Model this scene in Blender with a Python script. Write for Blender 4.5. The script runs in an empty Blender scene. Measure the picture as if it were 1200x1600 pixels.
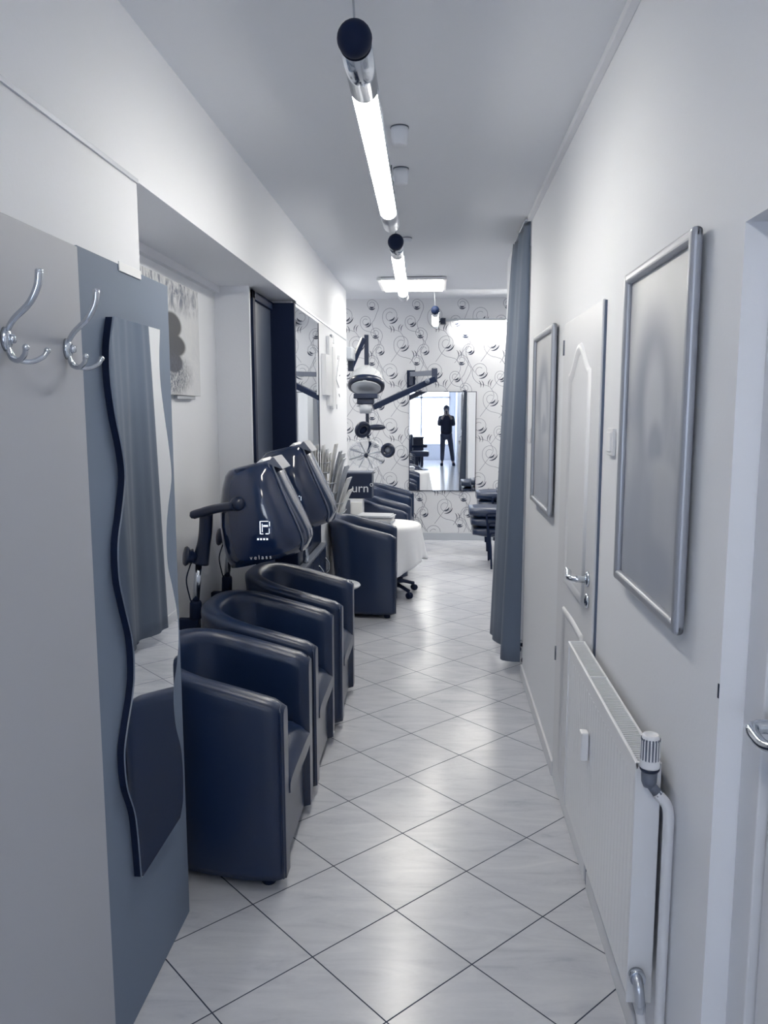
import bpy, bmesh, math, random
from mathutils import Vector, Matrix
random.seed(7)
PI = math.pi
S = bpy.context.scene
COL = S.collection

# ------------------------------------------------------------------ camera
cam = bpy.data.cameras.new('camera'); cam.sensor_fit = 'VERTICAL'; cam.sensor_height = 36; cam.sensor_width = 27
cam.lens = 1232.7 / 1600 * 36; cam.clip_start = 0.02; cam.clip_end = 100
co = bpy.data.objects.new('camera', cam); COL.objects.link(co)
yaw, pit, rol = 0.0692114, -0.1296575, 0.00117
def rm(a, ax): return Matrix.Rotation(a, 3, ax)
Rm = rm(yaw, 'Z') @ rm(pit, 'X') @ rm(rol, 'Y')
CAM = Vector((-0.10884, -2.60616, 1.61452))
cr, cf, cu = Rm.col[0].copy(), Rm.col[1].copy(), Rm.col[2].copy()
m4 = Matrix.Identity(4)
for i in range(3):
    m4[i][0] = cr[i]; m4[i][1] = cu[i]; m4[i][2] = -cf[i]; m4[i][3] = CAM[i]
co.matrix_world = m4
S.camera = co
# ------------------------------------------------------------------ world, exposure
w = bpy.data.worlds.new('daylight'); S.world = w; w.use_nodes = True
bg = w.node_tree.nodes['Background']; bg.inputs[0].default_value = (0.80, 0.88, 1.0, 1); bg.inputs[1].default_value = 4.0
S.view_settings.view_transform = 'Standard'; S.view_settings.look = 'None'
S.view_settings.gamma = 1; S.view_settings.exposure = 1.03
S.cycles.max_bounces = 10; S.cycles.diffuse_bounces = 6; S.cycles.glossy_bounces = 6
S.cycles.transparent_max_bounces = 12; S.cycles.transmission_bounces = 8
S.cycles.caustics_reflective = False; S.cycles.caustics_refractive = False
TUBE_E = 24.5; PANEL_E = 9.0; BAR_E = 46.0
LAMPC = (1.0, 0.955, 0.86)

# ------------------------------------------------------------------ materials
MATS = {}
def mat(name, col, rough=0.5, metal=0.0, spec=0.5, emit=None, es=0, trans=0, coat=0, bump=0, bscale=60, alpha=1, sheen=0):
    if name in MATS: return MATS[name]
    m = bpy.data.materials.new(name); m.use_nodes = True
    nt = m.node_tree; b = nt.nodes['Principled BSDF']
    b.inputs['Base Color'].default_value = (*col, 1); b.inputs['Roughness'].default_value = rough
    b.inputs['Metallic'].default_value = metal; b.inputs['Specular IOR Level'].default_value = spec
    b.inputs['Transmission Weight'].default_value = trans; b.inputs['Coat Weight'].default_value = coat
    b.inputs['Alpha'].default_value = alpha; b.inputs['Sheen Weight'].default_value = sheen
    if emit: b.inputs['Emission Color'].default_value = (*emit, 1); b.inputs['Emission Strength'].default_value = es
    if bump:
        tc = nt.nodes.new('ShaderNodeTexCoord'); n = nt.nodes.new('ShaderNodeTexNoise'); n.inputs['Scale'].default_value = bscale
        n.inputs['Detail'].default_value = 4
        bp = nt.nodes.new('ShaderNodeBump'); bp.inputs['Strength'].default_value = bump; bp.inputs['Distance'].default_value = 0.01
        nt.links.new(tc.outputs['Object'], n.inputs['Vector']); nt.links.new(n.outputs['Fac'], bp.inputs['Height'])
        nt.links.new(bp.outputs['Normal'], b.inputs['Normal'])
    MATS[name] = m; return m
class N:                                   # tiny node helper
    def __init__(s, m): s.nt = m.node_tree; s.L = s.nt.links.new
    def math(s, op, a, b=None, c=None):
        n = s.nt.nodes.new('ShaderNodeMath'); n.operation = op
        for i, v in enumerate((a, b, c)):
            if v is None: continue
            if isinstance(v, (int, float)): n.inputs[i].default_value = v
            else: s.L(v, n.inputs[i])
        return n.outputs[0]
    def xyz(s):
        tc = s.nt.nodes.new('ShaderNodeTexCoord'); sp = s.nt.nodes.new('ShaderNodeSeparateXYZ'); s.L(tc.outputs['Object'], sp.inputs[0])
        return sp.outputs[0], sp.outputs[1], sp.outputs[2]
    def comb(s, x, y, z):
        n = s.nt.nodes.new('ShaderNodeCombineXYZ')
        for i, v in enumerate((x, y, z)):
            if isinstance(v, (int, float)): n.inputs[i].default_value = v
            else: s.L(v, n.inputs[i])
        return n.outputs[0]
    def noise(s, vec, scale, detail=3, rough=.5, dist=0):
        n = s.nt.nodes.new('ShaderNodeTexNoise'); s.L(vec, n.inputs['Vector']); n.inputs['Scale'].default_value = scale
        n.inputs['Detail'].default_value = detail; n.inputs['Roughness'].default_value = rough; n.inputs['Distortion'].default_value = dist
        return n.outputs['Fac']
    def ramp(s, f, pts):
        n = s.nt.nodes.new('ShaderNodeValToRGB'); s.L(f, n.inputs[0]); e = n.color_ramp.elements
        e[0].position, e[0].color = pts[0][0], (*pts[0][1], 1); e[1].position, e[1].color = pts[-1][0], (*pts[-1][1], 1)
        for p, c in pts[1:-1]: q = e.new(p); q.color = (*c, 1)
        return n.outputs[0]
    def mix(s, f, a, b):
        n = s.nt.nodes.new('ShaderNodeMix'); n.data_type = 'RGBA'
        if isinstance(f, (int, float)): n.inputs[0].default_value = f
        else: s.L(f, n.inputs[0])
        for i, v in ((6, a), (7, b)):
            if isinstance(v, tuple): n.inputs[i].default_value = (*v, 1)
            else: s.L(v, n.inputs[i])
        return n.outputs[2]
    def ell(s, u, v, cu_, cv_, ru, rv, soft=.25):   # 1 inside an ellipse, soft edge
        a = s.math('DIVIDE', s.math('SUBTRACT', u, cu_), ru); b = s.math('DIVIDE', s.math('SUBTRACT', v, cv_), rv)
        d = s.math('SQRT', s.math('ADD', s.math('MULTIPLY', a, a), s.math('MULTIPLY', b, b)))
        n = s.nt.nodes.new('ShaderNodeMapRange'); n.interpolation_type = 'SMOOTHSTEP'
        s.L(d, n.inputs[0]); n.inputs[1].default_value = 1 - soft; n.inputs[2].default_value = 1 + soft
        n.inputs[3].default_value = 1; n.inputs[4].default_value = 0
        return n.outputs[0]
    def base(s, c): s.L(c, s.nt.nodes['Principled BSDF'].inputs['Base Color'])

WALL = mat('white_paint', (.785, .805, .85), .65, bump=.04, bscale=90)
CEIL = mat('ceiling_paint', (.72, .745, .80), .7, bump=.03, bscale=40)
SOFF = mat('soffit_paint', (.74, .755, .80), .7)
TRIM = mat('white_trim', (.69, .705, .745), .4)
CABW = mat('gloss_white_board', (.78, .79, .82), .35)
PANL = mat('light_grey_board', (.42, .44, .49), .5, bump=.02, bscale=30)
PAND = mat('steel_grey_board', (.165, .21, .29), .6, spec=.3, bump=.02, bscale=25)
LEATH = mat('navy_black_leather', (.0085, .023, .068), .33, spec=.6, bump=.05, bscale=160)
BLK = mat('navy_black_plastic', (.0045, .012, .040), .28, spec=.5)
BLKM = mat('matt_navy_black', (.005, .013, .043), .6, spec=.2)
GLOSSB = mat('glossy_black_lacquer', (.008, .020, .062), .12, spec=.6, coat=.5)
CHROME = mat('chrome', (.62, .66, .72), .14, 1)
FRAME = mat('brushed_grey_frame', (.36, .38, .43), .35, .35)
SILV = mat('satin_silver', (.55, .58, .64), .34, .85)
GREYP = mat('mid_grey_plastic', (.12, .14, .19), .4)
LGREY = mat('light_grey_plastic', (.42, .45, .50), .4)
RADW = mat('radiator_enamel', (.75, .765, .80), .3)
DGRILL = mat('dark_grille', (.10, .12, .17), .5)
PAPER = mat('paper_white', (.78, .78, .76), .6)
MIRR = mat('mirror_glass', (.86, .88, .90), .01, 1)
CLOTH = mat('white_cloth', (.80, .81, .83), .8, bump=.05, bscale=300)
CURT = mat('grey_curtain_fabric', (.115, .15, .215), .8, bump=.08, bscale=400, sheen=.1)
TUBE = mat('lit_tube', (.9, .9, .88), .4, emit=LAMPC, es=TUBE_E)
LPAN = mat('lit_diffuser', (.9, .9, .88), .4, emit=LAMPC, es=PANEL_E)
LBAR = mat('lit_bar', (.9, .9, .88), .4, emit=LAMPC, es=BAR_E)
PLAST = mat('clear_plastic', (.85, .88, .92), .04, trans=.0, alpha=.22, spec=.8)
SKIN = mat('skin', (.35, .28, .25), .5)
HAIR = mat('dark_hair', (.02, .03, .06), .6)
JACK = mat('black_jacket', (.008, .016, .045), .7)
TROU = mat('dark_trousers', (.05, .065, .11), .8)
LITC = mat('led_segments', (.8, .85, .9), .4, emit=(.75, .85, 1), es=.5)
PRINT = mat('white_print', (.7, .72, .75), .5)
WINL = mat('window_glass', (.95, .97, 1), .0, alpha=.06, spec=.5)

# floor tiles: 33.3 cm squares laid on the diagonal
FLOOR = mat('marble_tile_floor', (.7, .7, .72), .20, spec=.5)
n = N(FLOOR); x, y, z = n.xyz()
u = n.math('DIVIDE', n.math('MULTIPLY', n.math('ADD', x, y), .70711), .3333)
v = n.math('DIVIDE', n.math('MULTIPLY', n.math('SUBTRACT', x, y), .70711), .3333)
def edge(t):
    f = n.math('FRACT', t); return n.math('MINIMUM', f, n.math('SUBTRACT', 1.0, f))
e = n.math('MINIMUM', edge(u), edge(v))
g = n.nt.nodes.new('ShaderNodeMapRange'); n.L(e, g.inputs[0]); g.inputs[1].default_value = .0045; g.inputs[2].default_value = .0075; g.inputs[3].default_value = 1; g.inputs[4].default_value = 0
cell = n.comb(n.math('FLOOR', u), n.math('FLOOR', v), 0.0)
wn = n.nt.nodes.new('ShaderNodeTexWhiteNoise'); n.L(cell, wn.inputs[0])
off = n.math('MULTIPLY', wn.outputs[0], 9.0)
vec = n.comb(n.math('ADD', n.math('MULTIPLY', x, 1.0), off), n.math('ADD', n.math('MULTIPLY', y, 4.2), off), off)
st = n.noise(vec, 3.2, 6, .6, 1.2)
fine = n.noise(n.comb(x, y, 0.0), 60, 3, .6)
tile = n.ramp(n.math('ADD', n.math('MULTIPLY', st, .88), n.math('MULTIPLY', fine, .12)), [(.25, (.42, .445, .51)), (.42, (.525, .545, .60)), (.55, (.565, .585, .635)), (.72, (.62, .635, .675))])
n.base(n.mix(g.outputs[0], tile, (.012, .024, .06)))
bp = n.nt.nodes.new('ShaderNodeBump'); bp.inputs['Strength'].default_value = .4; bp.inputs['Distance'].default_value = .002
n.L(n.math('SUBTRACT', 1.0, g.outputs[0]), bp.inputs['Height']); n.L(bp.outputs[0], n.nt.nodes['Principled BSDF'].inputs['Normal'])
n.L(n.math('ADD', n.math('MULTIPLY', g.outputs[0], .5), n.math('ADD', .17, n.math('MULTIPLY', fine, .1))), n.nt.nodes['Principled BSDF'].inputs['Roughness'])

WPAP = mat('patterned_wallpaper', (.64, .655, .69), .55, bump=.05, bscale=120)
WLINE = mat('wallpaper_line', (.17, .19, .25), .4)
WHOOK = mat('wallpaper_hook', (.02, .03, .065), .4)

# ------------------------------------------------------------------ mesh helpers
def bm_new(): return bmesh.new()
def add_box(bm, x0, x1, y0, y1, z0, z1, bev=0, seg=2, M=None, mi=0):
    t = bmesh.new(); bmesh.ops.create_cube(t, size=1)
    for v_ in t.verts: v_.co = Vector((x0 + (v_.co.x + .5) * (x1 - x0), y0 + (v_.co.y + .5) * (y1 - y0), z0 + (v_.co.z + .5) * (z1 - z0)))
    if bev: bmesh.ops.bevel(t, geom=t.edges[:], offset=bev, segments=seg, profile=.5, affect='EDGES')
    if M is not None: bmesh.ops.transform(t, matrix=M, verts=t.verts)
    merge(bm, t, mi); return bm
def merge(bm, t, mi=0, smooth=None):
    t.verts.index_update(); vs = [bm.verts.new(v_.co) for v_ in t.verts]
    for f in t.faces:
        try:
            nf = bm.faces.new([vs[v_.index] for v_ in f.verts]); nf.material_index = mi or f.material_index; nf.smooth = f.smooth if smooth is None else smooth
        except ValueError: pass
    t.free()
def loft(bm, rings, cap0=True, cap1=True, closed=True, mi=0, smooth=True):
    R_ = [[bm.verts.new(p) for p in r] for r in rings]; k = len(R_[0])
    for a, b in zip(R_, R_[1:]):
        for i in range(k if closed else k - 1):
            j = (i + 1) % k
            f = bm.faces.new((a[i], a[j], b[j], b[i])); f.smooth = smooth; f.material_index = mi
    if cap0 and closed: f = bm.faces.new(R_[0][::-1]); f.material_index = mi
    if cap1 and closed: f = bm.faces.new(R_[-1]); f.material_index = mi
    return bm
def frames(pts):
    pts = [Vector(p) for p in pts]; out = []; nrm = None
    for i, p in enumerate(pts):
        t = (pts[min(i + 1, len(pts) - 1)] - pts[max(i - 1, 0)]).normalized()
        if nrm is None:
            a = Vector((0, 0, 1)) if abs(t.z) < .9 else Vector((1, 0, 0)); nrm = (a - t * a.dot(t)).normalized()
        else:
            nrm = (nrm - t * nrm.dot(t)); nrm = nrm.normalized() if nrm.length > 1e-6 else t.orthogonal().normalized()
        out.append((p, nrm, t.cross(nrm).normalized(), t))
    return out
def add_tube(bm, pts, r, k=10, caps=True, sx=1.0, mi=0):
    rs = r if isinstance(r, (list, tuple)) else [r] * len(pts)
    rings = [[p + a * math.cos(2 * PI * i / k) * q + b * math.sin(2 * PI * i / k) * q * sx for i in range(k)] for (p, a, b, t), q in zip(frames(pts), rs)]
    return loft(bm, rings, caps, caps, mi=mi)
def add_bar(bm, p0, p1, wd, ht, bev=.003, up=(0, 0, 1)):     # square bar between two points
    p0, p1 = Vector(p0), Vector(p1); t = (p1 - p0); L_ = t.length; t.normalize(); up = Vector(up)
    if abs(t.dot(up)) > .95: up = Vector((0, 1, 0))
    s_ = t.cross(up).normalized(); q = s_.cross(t).normalized()
    M = Matrix(((t.x, s_.x, q.x, p0.x), (t.y, s_.y, q.y, p0.y), (t.z, s_.z, q.z, p0.z), (0, 0, 0, 1)))
    return add_box(bm, 0, L_, -wd / 2, wd / 2, -ht / 2, ht / 2, bev, 2, M)
def bez(pts, nseg=8):        # catmull-rom through points
    P = [Vector(p) for p in pts]; P = [P[0] * 2 - P[1]] + P + [P[-1] * 2 - P[-2]]; out = []
    for i in range(1, len(P) - 2):
        for k in range(nseg):
            t = k / nseg; a, b, c, d = P[i - 1], P[i], P[i + 1], P[i + 2]
            out.append(.5 * ((2 * b) + (c - a) * t + (2 * a - 5 * b + 4 * c - d) * t * t + (3 * b - a - 3 * c + d) * t ** 3))
    out.append(P[-2]); return out
def add_lathe(bm, prof, c, axis=(0, 0, 1), k=24, mi=0, smooth=True):   # prof: (radius, height) pairs
    ax = Vector(axis).normalized(); a = ax.orthogonal().normalized(); b = ax.cross(a); c = Vector(c)
    rings = [[c + ax * h + (a * math.cos(2 * PI * i / k) + b * math.sin(2 * PI * i / k)) * max(r, 1e-5) for i in range(k)] for r, h in prof]
    return loft(bm, rings, mi=mi, smooth=smooth)
def add_sphere(bm, c, r, k=20, sc=(1, 1, 1)):
    t = bmesh.new(); bmesh.ops.create_uvsphere(t, u_segments=k, v_segments=k // 2 + 2, radius=r)
    for v_ in t.verts: v_.co = Vector((v_.co.x * sc[0], v_.co.y * sc[1], v_.co.z * sc[2])) + Vector(c)
    for f in t.faces: f.smooth = True
    merge(bm, t); return bm
def wpos(o):
    p = Vector((0, 0, 0))
    while o: p += o.location; o = o.parent
    return p
def obj(name, bm, m, parent=None, label=None, bevmod=0, subd=0):
    if bm.faces: bmesh.ops.recalc_face_normals(bm, faces=bm.faces[:])
    if parent: bmesh.ops.translate(bm, vec=-wpos(parent), verts=bm.verts)
    me = bpy.data.meshes.new(name); bm.to_mesh(me); bm.free()
    for q in (m if isinstance(m, (list, tuple)) else [m]): me.materials.append(q)
    o = bpy.data.objects.new(name, me); COL.objects.link(o)
    if parent: o.parent = parent
    if label: o['label'] = label
    if subd: q = o.modifiers.new('s', 'SUBSURF'); q.levels = q.render_levels = subd
    return o
def thing(name, label, cat, loc=(0, 0, 0), group=None):
    o = bpy.data.objects.new(name, None); COL.objects.link(o); o.location = loc; o.empty_display_size = .1
    return tag(o, label, cat, group)
def tag(o, label, cat, group=None):
    o['label'] = label; o['category'] = cat
    if group: o['group'] = group
    return o
def struct(name, bm, m, parent=None):
    o = obj(name, bm, m, parent)
    if not parent: o['kind'] = 'structure'
    return o
def dup(root, loc, rotz=0, label=None):
    r = root.copy(); COL.objects.link(r); r.location = loc; r.rotation_euler = (0, 0, rotz)
    if label: r['label'] = label
    for ch in list(root.children):
        c = ch.copy(); COL.objects.link(c); c.parent = r
        for gg in list(ch.children):
            d = gg.copy(); COL.objects.link(d); d.parent = c
    return r
def box(name, a, m, parent=None, bev=0, label=None): return obj(name, add_box(bm_new(), *a, bev), m, parent, label)
def text(name, s, size, M, m, parent, ext=.0006, shear=0):
    c = bpy.data.curves.new(name, 'FONT'); c.body = s; c.size = size; c.extrude = ext; c.align_x = 'CENTER'; c.align_y = 'CENTER'; c.shear = shear
    o = bpy.data.objects.new(name, c); COL.objects.link(o); dg = bpy.context.evaluated_depsgraph_get()
    me = bpy.data.meshes.new_from_object(o.evaluated_get(dg)); bpy.data.objects.remove(o)
    me.transform(Matrix.Translation(-wpos(parent)) @ M); me.materials.clear(); me.materials.append(m)
    q = bpy.data.objects.new(name, me); COL.objects.link(q); q.parent = parent; return q
def basis(p, ux, uy):      # matrix with local x -> ux, local y -> uy at point p
    ux = Vector(ux).normalized(); uy = Vector(uy).normalized(); uz = ux.cross(uy)
    return Matrix(((ux.x, uy.x, uz.x, p[0]), (ux.y, uy.y, uz.y, p[1]), (ux.z, uy.z, uz.z, p[2]), (0, 0, 0, 1)))

# ================================================================== THE SETTING
XR = .41; XL = -.974; ZC = 2.70; ZS = 2.26; YE = 7.12
YB = -8.6
bm = bm_new(); add_box(bm, -3.0, 3.0, YB - .1, YE + .1, -.1, 0); struct('floor', bm, FLOOR)
bm = bm_new(); add_box(bm, -3.0, 3.0, YB - .1, 4.85, ZC, ZC + .35); add_box(bm, -3.0, 3.0, 4.85, YE + .1, 2.93, 3.05); struct('ceiling', bm, CEIL)
# end wall with swirl wallpaper
bm = bm_new(); add_box(bm, -2.9, 2.9, YE, YE + .12, 0, 2.93)
def ribbon(pts, wd, mi, y=YE - .0012):
    vs = []
    for i, p in enumerate(pts):
        a = pts[max(i - 1, 0)]; b = pts[min(i + 1, len(pts) - 1)]; tx, tz = b[0] - a[0], b[1] - a[1]; L_ = math.hypot(tx, tz) or 1
        q = wd[i] if isinstance(wd, list) else wd
        nx, nz = -tz / L_ * q / 2, tx / L_ * q / 2
        vs.append((bm.verts.new((p[0] + nx, y, p[1] + nz)), bm.verts.new((p[0] - nx, y, p[1] - nz))))
    for (a, b), (c, d) in zip(vs, vs[1:]):
        f = bm.faces.new((a, b, d, c)); f.material_index = mi
TW, TH = .543, .66
def spiral(cx, cz, r, a0, s, tail=.42, turns=1.35):
    pts = []; k = 46
    for i in range(k + 1):
        t = -tail + (tail + turns) * i / k; a = a0 + s * 2 * PI * t
        q = r * (1 + 5.5 * abs(t) ** 1.55) if t < 0 else r * (1 - .62 * (t / turns) ** 1.15)
        pts.append((cx + math.cos(a) * q, cz + math.sin(a) * q))
    a, b = Vector(pts[1]), Vector(pts[0]); d = (b - a).normalized(); e_ = b
    st = bez([(b.x, b.y, 0), (b.x + d.x * .07, b.y + d.y * .07 - .02, 0), (b.x + d.x * .10 - .015 * s, b.y - .14, 0), (b.x + d.x * .03, b.y - .27, 0), (b.x + .05 * s, b.y - .38, 0)], 5)
    ribbon([(p.x, p.y) for p in st[::-1]] + pts, .0045, 1)
def crescent(cx, cz, r, a, sp, wd):
    k = 12; pts = [(cx + math.cos(a + sp * (i / k - .5)) * r, cz + math.sin(a + sp * (i / k - .5)) * r) for i in range(k + 1)]
    ribbon(pts, [wd * math.sin(PI * min(max(i / k, .06), .94)) ** .7 for i in range(k + 1)], 2)
for ix in range(-4, 4):
    for iz in range(0, 5):
        ox = ix * TW - .05 + .0; oz = 2.93 - .02 - (iz + 1) * TH
        def P(a, b): return (ox + a * TW, oz + b * TH)
        for (a, b, r, a0, s, tl) in ((.80, .73, .096, PI, -1, .30), (.25, .63, .068, PI, -1, .30), (.46, .42, .062, .3 * PI, 1, .30), (.05, .23, .096, PI, -1, .30), (.55, .12, .066, .8 * PI, -1, .28), (.38, .93, .060, .3 * PI, 1, .30)):
            c = P(a, b); spiral(c[0], c[1], r, a0, s, tl)
            o_ = -.95 if s < 0 else -1.5
            crescent(c[0] + .002, c[1] - .002, r * .92, o_, 1.5, .016)
            crescent(c[0], c[1] - .004, r * .52, o_ - .1, 1.7, .018)
        for (a, b, q) in ((.80, .47, 1), (.86, .47, 1), (1.0, .49, -1), (1.05, .48, -1), (.30, .02, 1), (.36, .02, 1)):
            c = P(a, b)
            crescent(c[0] - .06 * q, c[1], .07, .25 if q > 0 else PI - .3, 1.3, .009)
we = struct('wall_end', bm, [WPAP, WLINE, WHOOK])
# clip ribbons to the wall
me = we.data; bq = bmesh.new(); bq.from_mesh(me)
bmesh.ops.delete(bq, geom=[f for f in bq.faces if f.material_index > 0 and (f.calc_center_median().z > 2.925 or f.calc_center_median().z < .10 or abs(f.calc_center_median().x) > 2.8)], context='FACES'); bq.to_mesh(me); bq.free()
bm = bm_new(); add_box(bm, -2.9, 2.9, YE - .016, YE, 0, .09, .003); struct('baseboard_end', bm, LGREY)
# left side: bulkhead, alcove, mirror wall
def tag_struct(name, boxes, m):
    bm = bm_new()
    for b in boxes: add_box(bm, *b)
    return struct(name, bm, m)
tag_struct('wall_left', [(-1.45, XL, YB, -.31, ZS, ZC), (-1.45, XL, -.31, 4.84, ZS, ZC),
                         (-1.45, -1.30, -.30, 1.61, 0, ZS), (-1.45, -1.115, 1.61, 1.64, 0, ZS), (-1.45, -1.16, 1.64, 2.16, 0, ZS),
                         (-1.45, -1.0, 2.205, 3.13, 0, ZS), (-1.45, XL, 3.13, 4.84, 0, ZS), (-1.45, XL, -2.2, -.31, 1.985, ZS), (-1.45, -1.06, -2.2, -.31, 0, 1.985)], WALL)
tag_struct('wall_room_left', [(-3.0, -2.9, YB, YE + .1, 0, 3.05), (-2.9, -1.45, 4.7, 4.84, 0, 2.93), (-2.9, -1.45, -2.2, -2.05, 0, 2.7)], WALL)
tag_struct('trim_1', [(-1.3, -1.272, -.30, 1.61, 2.225, 2.262)], SOFF)
tag_struct('trim_2', [(XL, XL + .006, -2.2, -.31, 2.252, 2.264), (XL, XL + .006, 2.2, 4.84, 2.244, 2.256)], SILV)
tag_struct('baseboard_left', [(-1.30, -1.29, -.29, 1.61, 0, .07), (XL, XL + .010, 3.14, 4.84, 0, .07)], TRIM)
# right side
tag_struct('wall_right', [(XR, .55, YB, -2.08, 0, ZC), (XR, .55, -2.08, -1.17, 1.93, ZC), (XR, .55, -1.17, 2.10, 0, ZC), (.385, .55, 2.84, 3.42, 0, 2.93), (XR, .55, 2.10, 2.84, 2.685, ZC)], WALL)
tag_struct('wall_room_right', [(2.9, 3.0, YB, YE + .1, 0, 3.05), (.55, 2.9, 2.0, 2.1, 0, ZC)], WALL)
bm = bm_new(); add_box(bm, .385, XR, YB, 2.1, 2.672, ZC, .002); struct('trim_3', bm, SOFF)
bm = bm_new(); add_box(bm, .398, XR, .76, 2.10, 0, .068, .003); add_box(bm, .398, XR, -1.14, -.08, 0, .068, .003); add_box(bm, .373, .385, 2.84, 3.42, 0, .068, .003); struct('baseboard_right', bm, TRIM)
# shop front behind the camera
tag_struct('wall_front', [(-2.9, .41, YB, YB + .1, 0, .45), (-2.9, .41, YB, YB + .1, 2.5, ZC), (-2.9, -2.5, YB, YB + .1, .45, 2.5), (.25, .41, YB, YB + .1, .45, 2.5), (.55, 2.9, YB, YB + .1, 0, 2.7)], WALL)
bm = bm_new()
for xx in (-2.5, -1.6, -.7, .2):
    add_box(bm, xx, xx + .06, YB + .02, YB + .08, .45, 2.5, .004)
for zz in (.45, 1.95, 2.44): add_box(bm, -2.5, .26, YB + .02, YB + .08, zz, zz + .06, .004)
wn_ = struct('window_1', bm, TRIM)
box('pane', (-2.45, .2, YB + .045, YB + .05, .5, 2.45), WINL, wn_)

# ---- doors
def handle_set(parent, x, yc, zc, d, lever_z=0, s=1):
    """lever handle on a leaf whose face looks to -X; lever runs along d*Y"""
    bm = bm_new(); add_lathe(bm, [(.0, 0), (.026, 0), (.027, .004), (.022, .009), (.012, .010), (.0, .010)], (x, yc, zc), (-1, 0, 0))
    rose = obj('rose', bm, CHROME, parent)
    bm = bm_new(); pts = bez([(x - .008, yc, zc), (x - .045, yc, zc), (x - .058, yc + d * .02, zc), (x - .056, yc + d * .06, zc - .006), (x - .05, yc + d * .10, zc + .004), (x - .054, yc + d * .125, zc + .012)], 6)
    k = len(pts); add_tube(bm, pts, [.010 + (.002 if i < 6 else 0) - .005 * max(0, (i / (k - 1) - .8) / .2) for i in range(k)], 12)
    obj('door_handle', bm, CHROME, parent)
    bm = bm_new(); add_lathe(bm, [(.0, 0), (.025, 0), (.026, .004), (.020, .009), (.0, .009)], (x, yc, zc - .075 * s), (-1, 0, 0))
    kr = obj('key_rose', bm, CHROME, parent)
    bm = bm_new(); add_box(bm, x - .0105, x - .0085, yc - .003, yc + .003, zc - .083 * s, zc - .066 * s); obj('keyhole', bm, BLKM, kr)
# near door in its reveal
bm = bm_new(); add_box(bm, .47, .55, -2.04, -1.262, 0, 1.90, .003)
d1 = struct('door_1', bm, TRIM)
bm = bm_new(); add_box(bm, .455, .55, -1.255, -1.171, 0, 1.93, .003); add_box(bm, .455, .55, -2.08, -1.171, 1.905, 1.93, .002); obj('door_frame', bm, TRIM, d1)
handle_set(d1, .47, -1.30, 1.085, -1)
bm = bm_new(); add_box(bm, .4085, .4098, -1.1695, -1.1640, 1.085, 1.112); obj('strike_plate', bm, BLKM, d1)
# far door with arched panel
bm = bm_new(); add_box(bm, .398, XR - .0005, -.045, .70, 0.01, 1.955, .004)
d2 = struct('door_2', bm, TRIM)
bm = bm_new(); add_box(bm, .404, XR, .70, .76, 0, 1.95, .002); obj('door_frame', bm, TRIM, d2)
bm = bm_new(); add_box(bm, .4035, XR + .0003, -.056, -.0465, 0, 1.95); obj('gap_shadow_strip', bm, mat('painted_gap_shadow', (.10, .13, .2), .7), d2)  # dark strip painting in the shadow line along the leaf's near edge
def arch(y0, y1, z0, z1, zp):
    out = [(y0, z0), (y1, z0), (y1, z1)]; w_ = (y1 - y0) / 2; c = (y0 + y1) / 2
    for i in range(1, 20):
        t = i / 20; yy = y1 - (y1 - y0) * t; q = 1 - abs(yy - c) / w_
        out.append((yy, z1 + (zp - z1) * (q * q * (3 - 2 * q))))
    out.append((y0, z1)); return out
for nm, pr in (('upper_panel', arch(.11, .53, .93, 1.75, 1.85)), ('lower_panel', arch(.11, .53, .12, .83, .835))):
    bm = bm_new(); c = Vector((.32, sum(p[1] for p in pr) / len(pr)))
    cy_, cz_ = .32, (pr[0][1] + pr[2][1]) / 2
    def off_(k, xx): return [Vector((xx, cy_ + (p[0] - cy_) * (1 - k / .21), cz_ + (p[1] - cz_) * (1 - k / (.5 * (pr[2][1] - pr[0][1]))))) for p in pr]
    loft(bm, [off_(0, .3985), off_(.004, .390), off_(.016, .388), off_(.030, .3965), off_(.034, .3975)], False, False, smooth=True)
    obj(nm, bm, TRIM, d2)
handle_set(d2, .398, .045, 1.045, 1)
for zz in (.42, 1.00, 1.62):
    pass
bm = bm_new()
for zz in (.55, 1.83): add_lathe(bm, [(0, 0), (.006, 0), (.006, .06), (0, .06)], (.398, .705, zz), k=10)
obj('hinge', bm, GREYP, d2)

# ---- curtain doorway on the right
t = thing('doorway_curtain', 'tall grey fabric curtain hanging across the opening on the right, hem just off the floor', 'curtain', (.38, 2.5, 0))
bm = bm_new(); NS, NZ = 90, 26; rings = []
def path(pts, s):
    L_ = [0]
    for a, b in zip(pts, pts[1:]): L_.append(L_[-1] + math.dist(a, b))
    d = s * L_[-1]
    for i in range(len(pts) - 1):
        if d <= L_[i + 1] + 1e-9:
            q = (d - L_[i]) / (L_[i + 1] - L_[i]); return [pts[i][k] + (pts[i + 1][k] - pts[i][k]) * q for k in (0, 1)]
topP = [(.404, 2.112), (.386, 2.13), (.380, 2.20), (.396, 2.30), (.376, 2.40), (.372, 2.48), (.392, 2.58), (.372, 2.70), (.370, 2.80), (.378, 2.835)]
botP = [(.396, 2.105), (.345, 2.11), (.288, 2.14), (.284, 2.20), (.325, 2.32), (.330, 2.42), (.285, 2.50), (.262, 2.58), (.268, 2.66), (.252, 2.72)]
topC = [(p.x, p.y) for p in bez([(a, b, 0) for a, b in topP], 10)]; botC = [(p.x, p.y) for p in bez([(a, b, 0) for a, b in botP], 10)]
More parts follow.
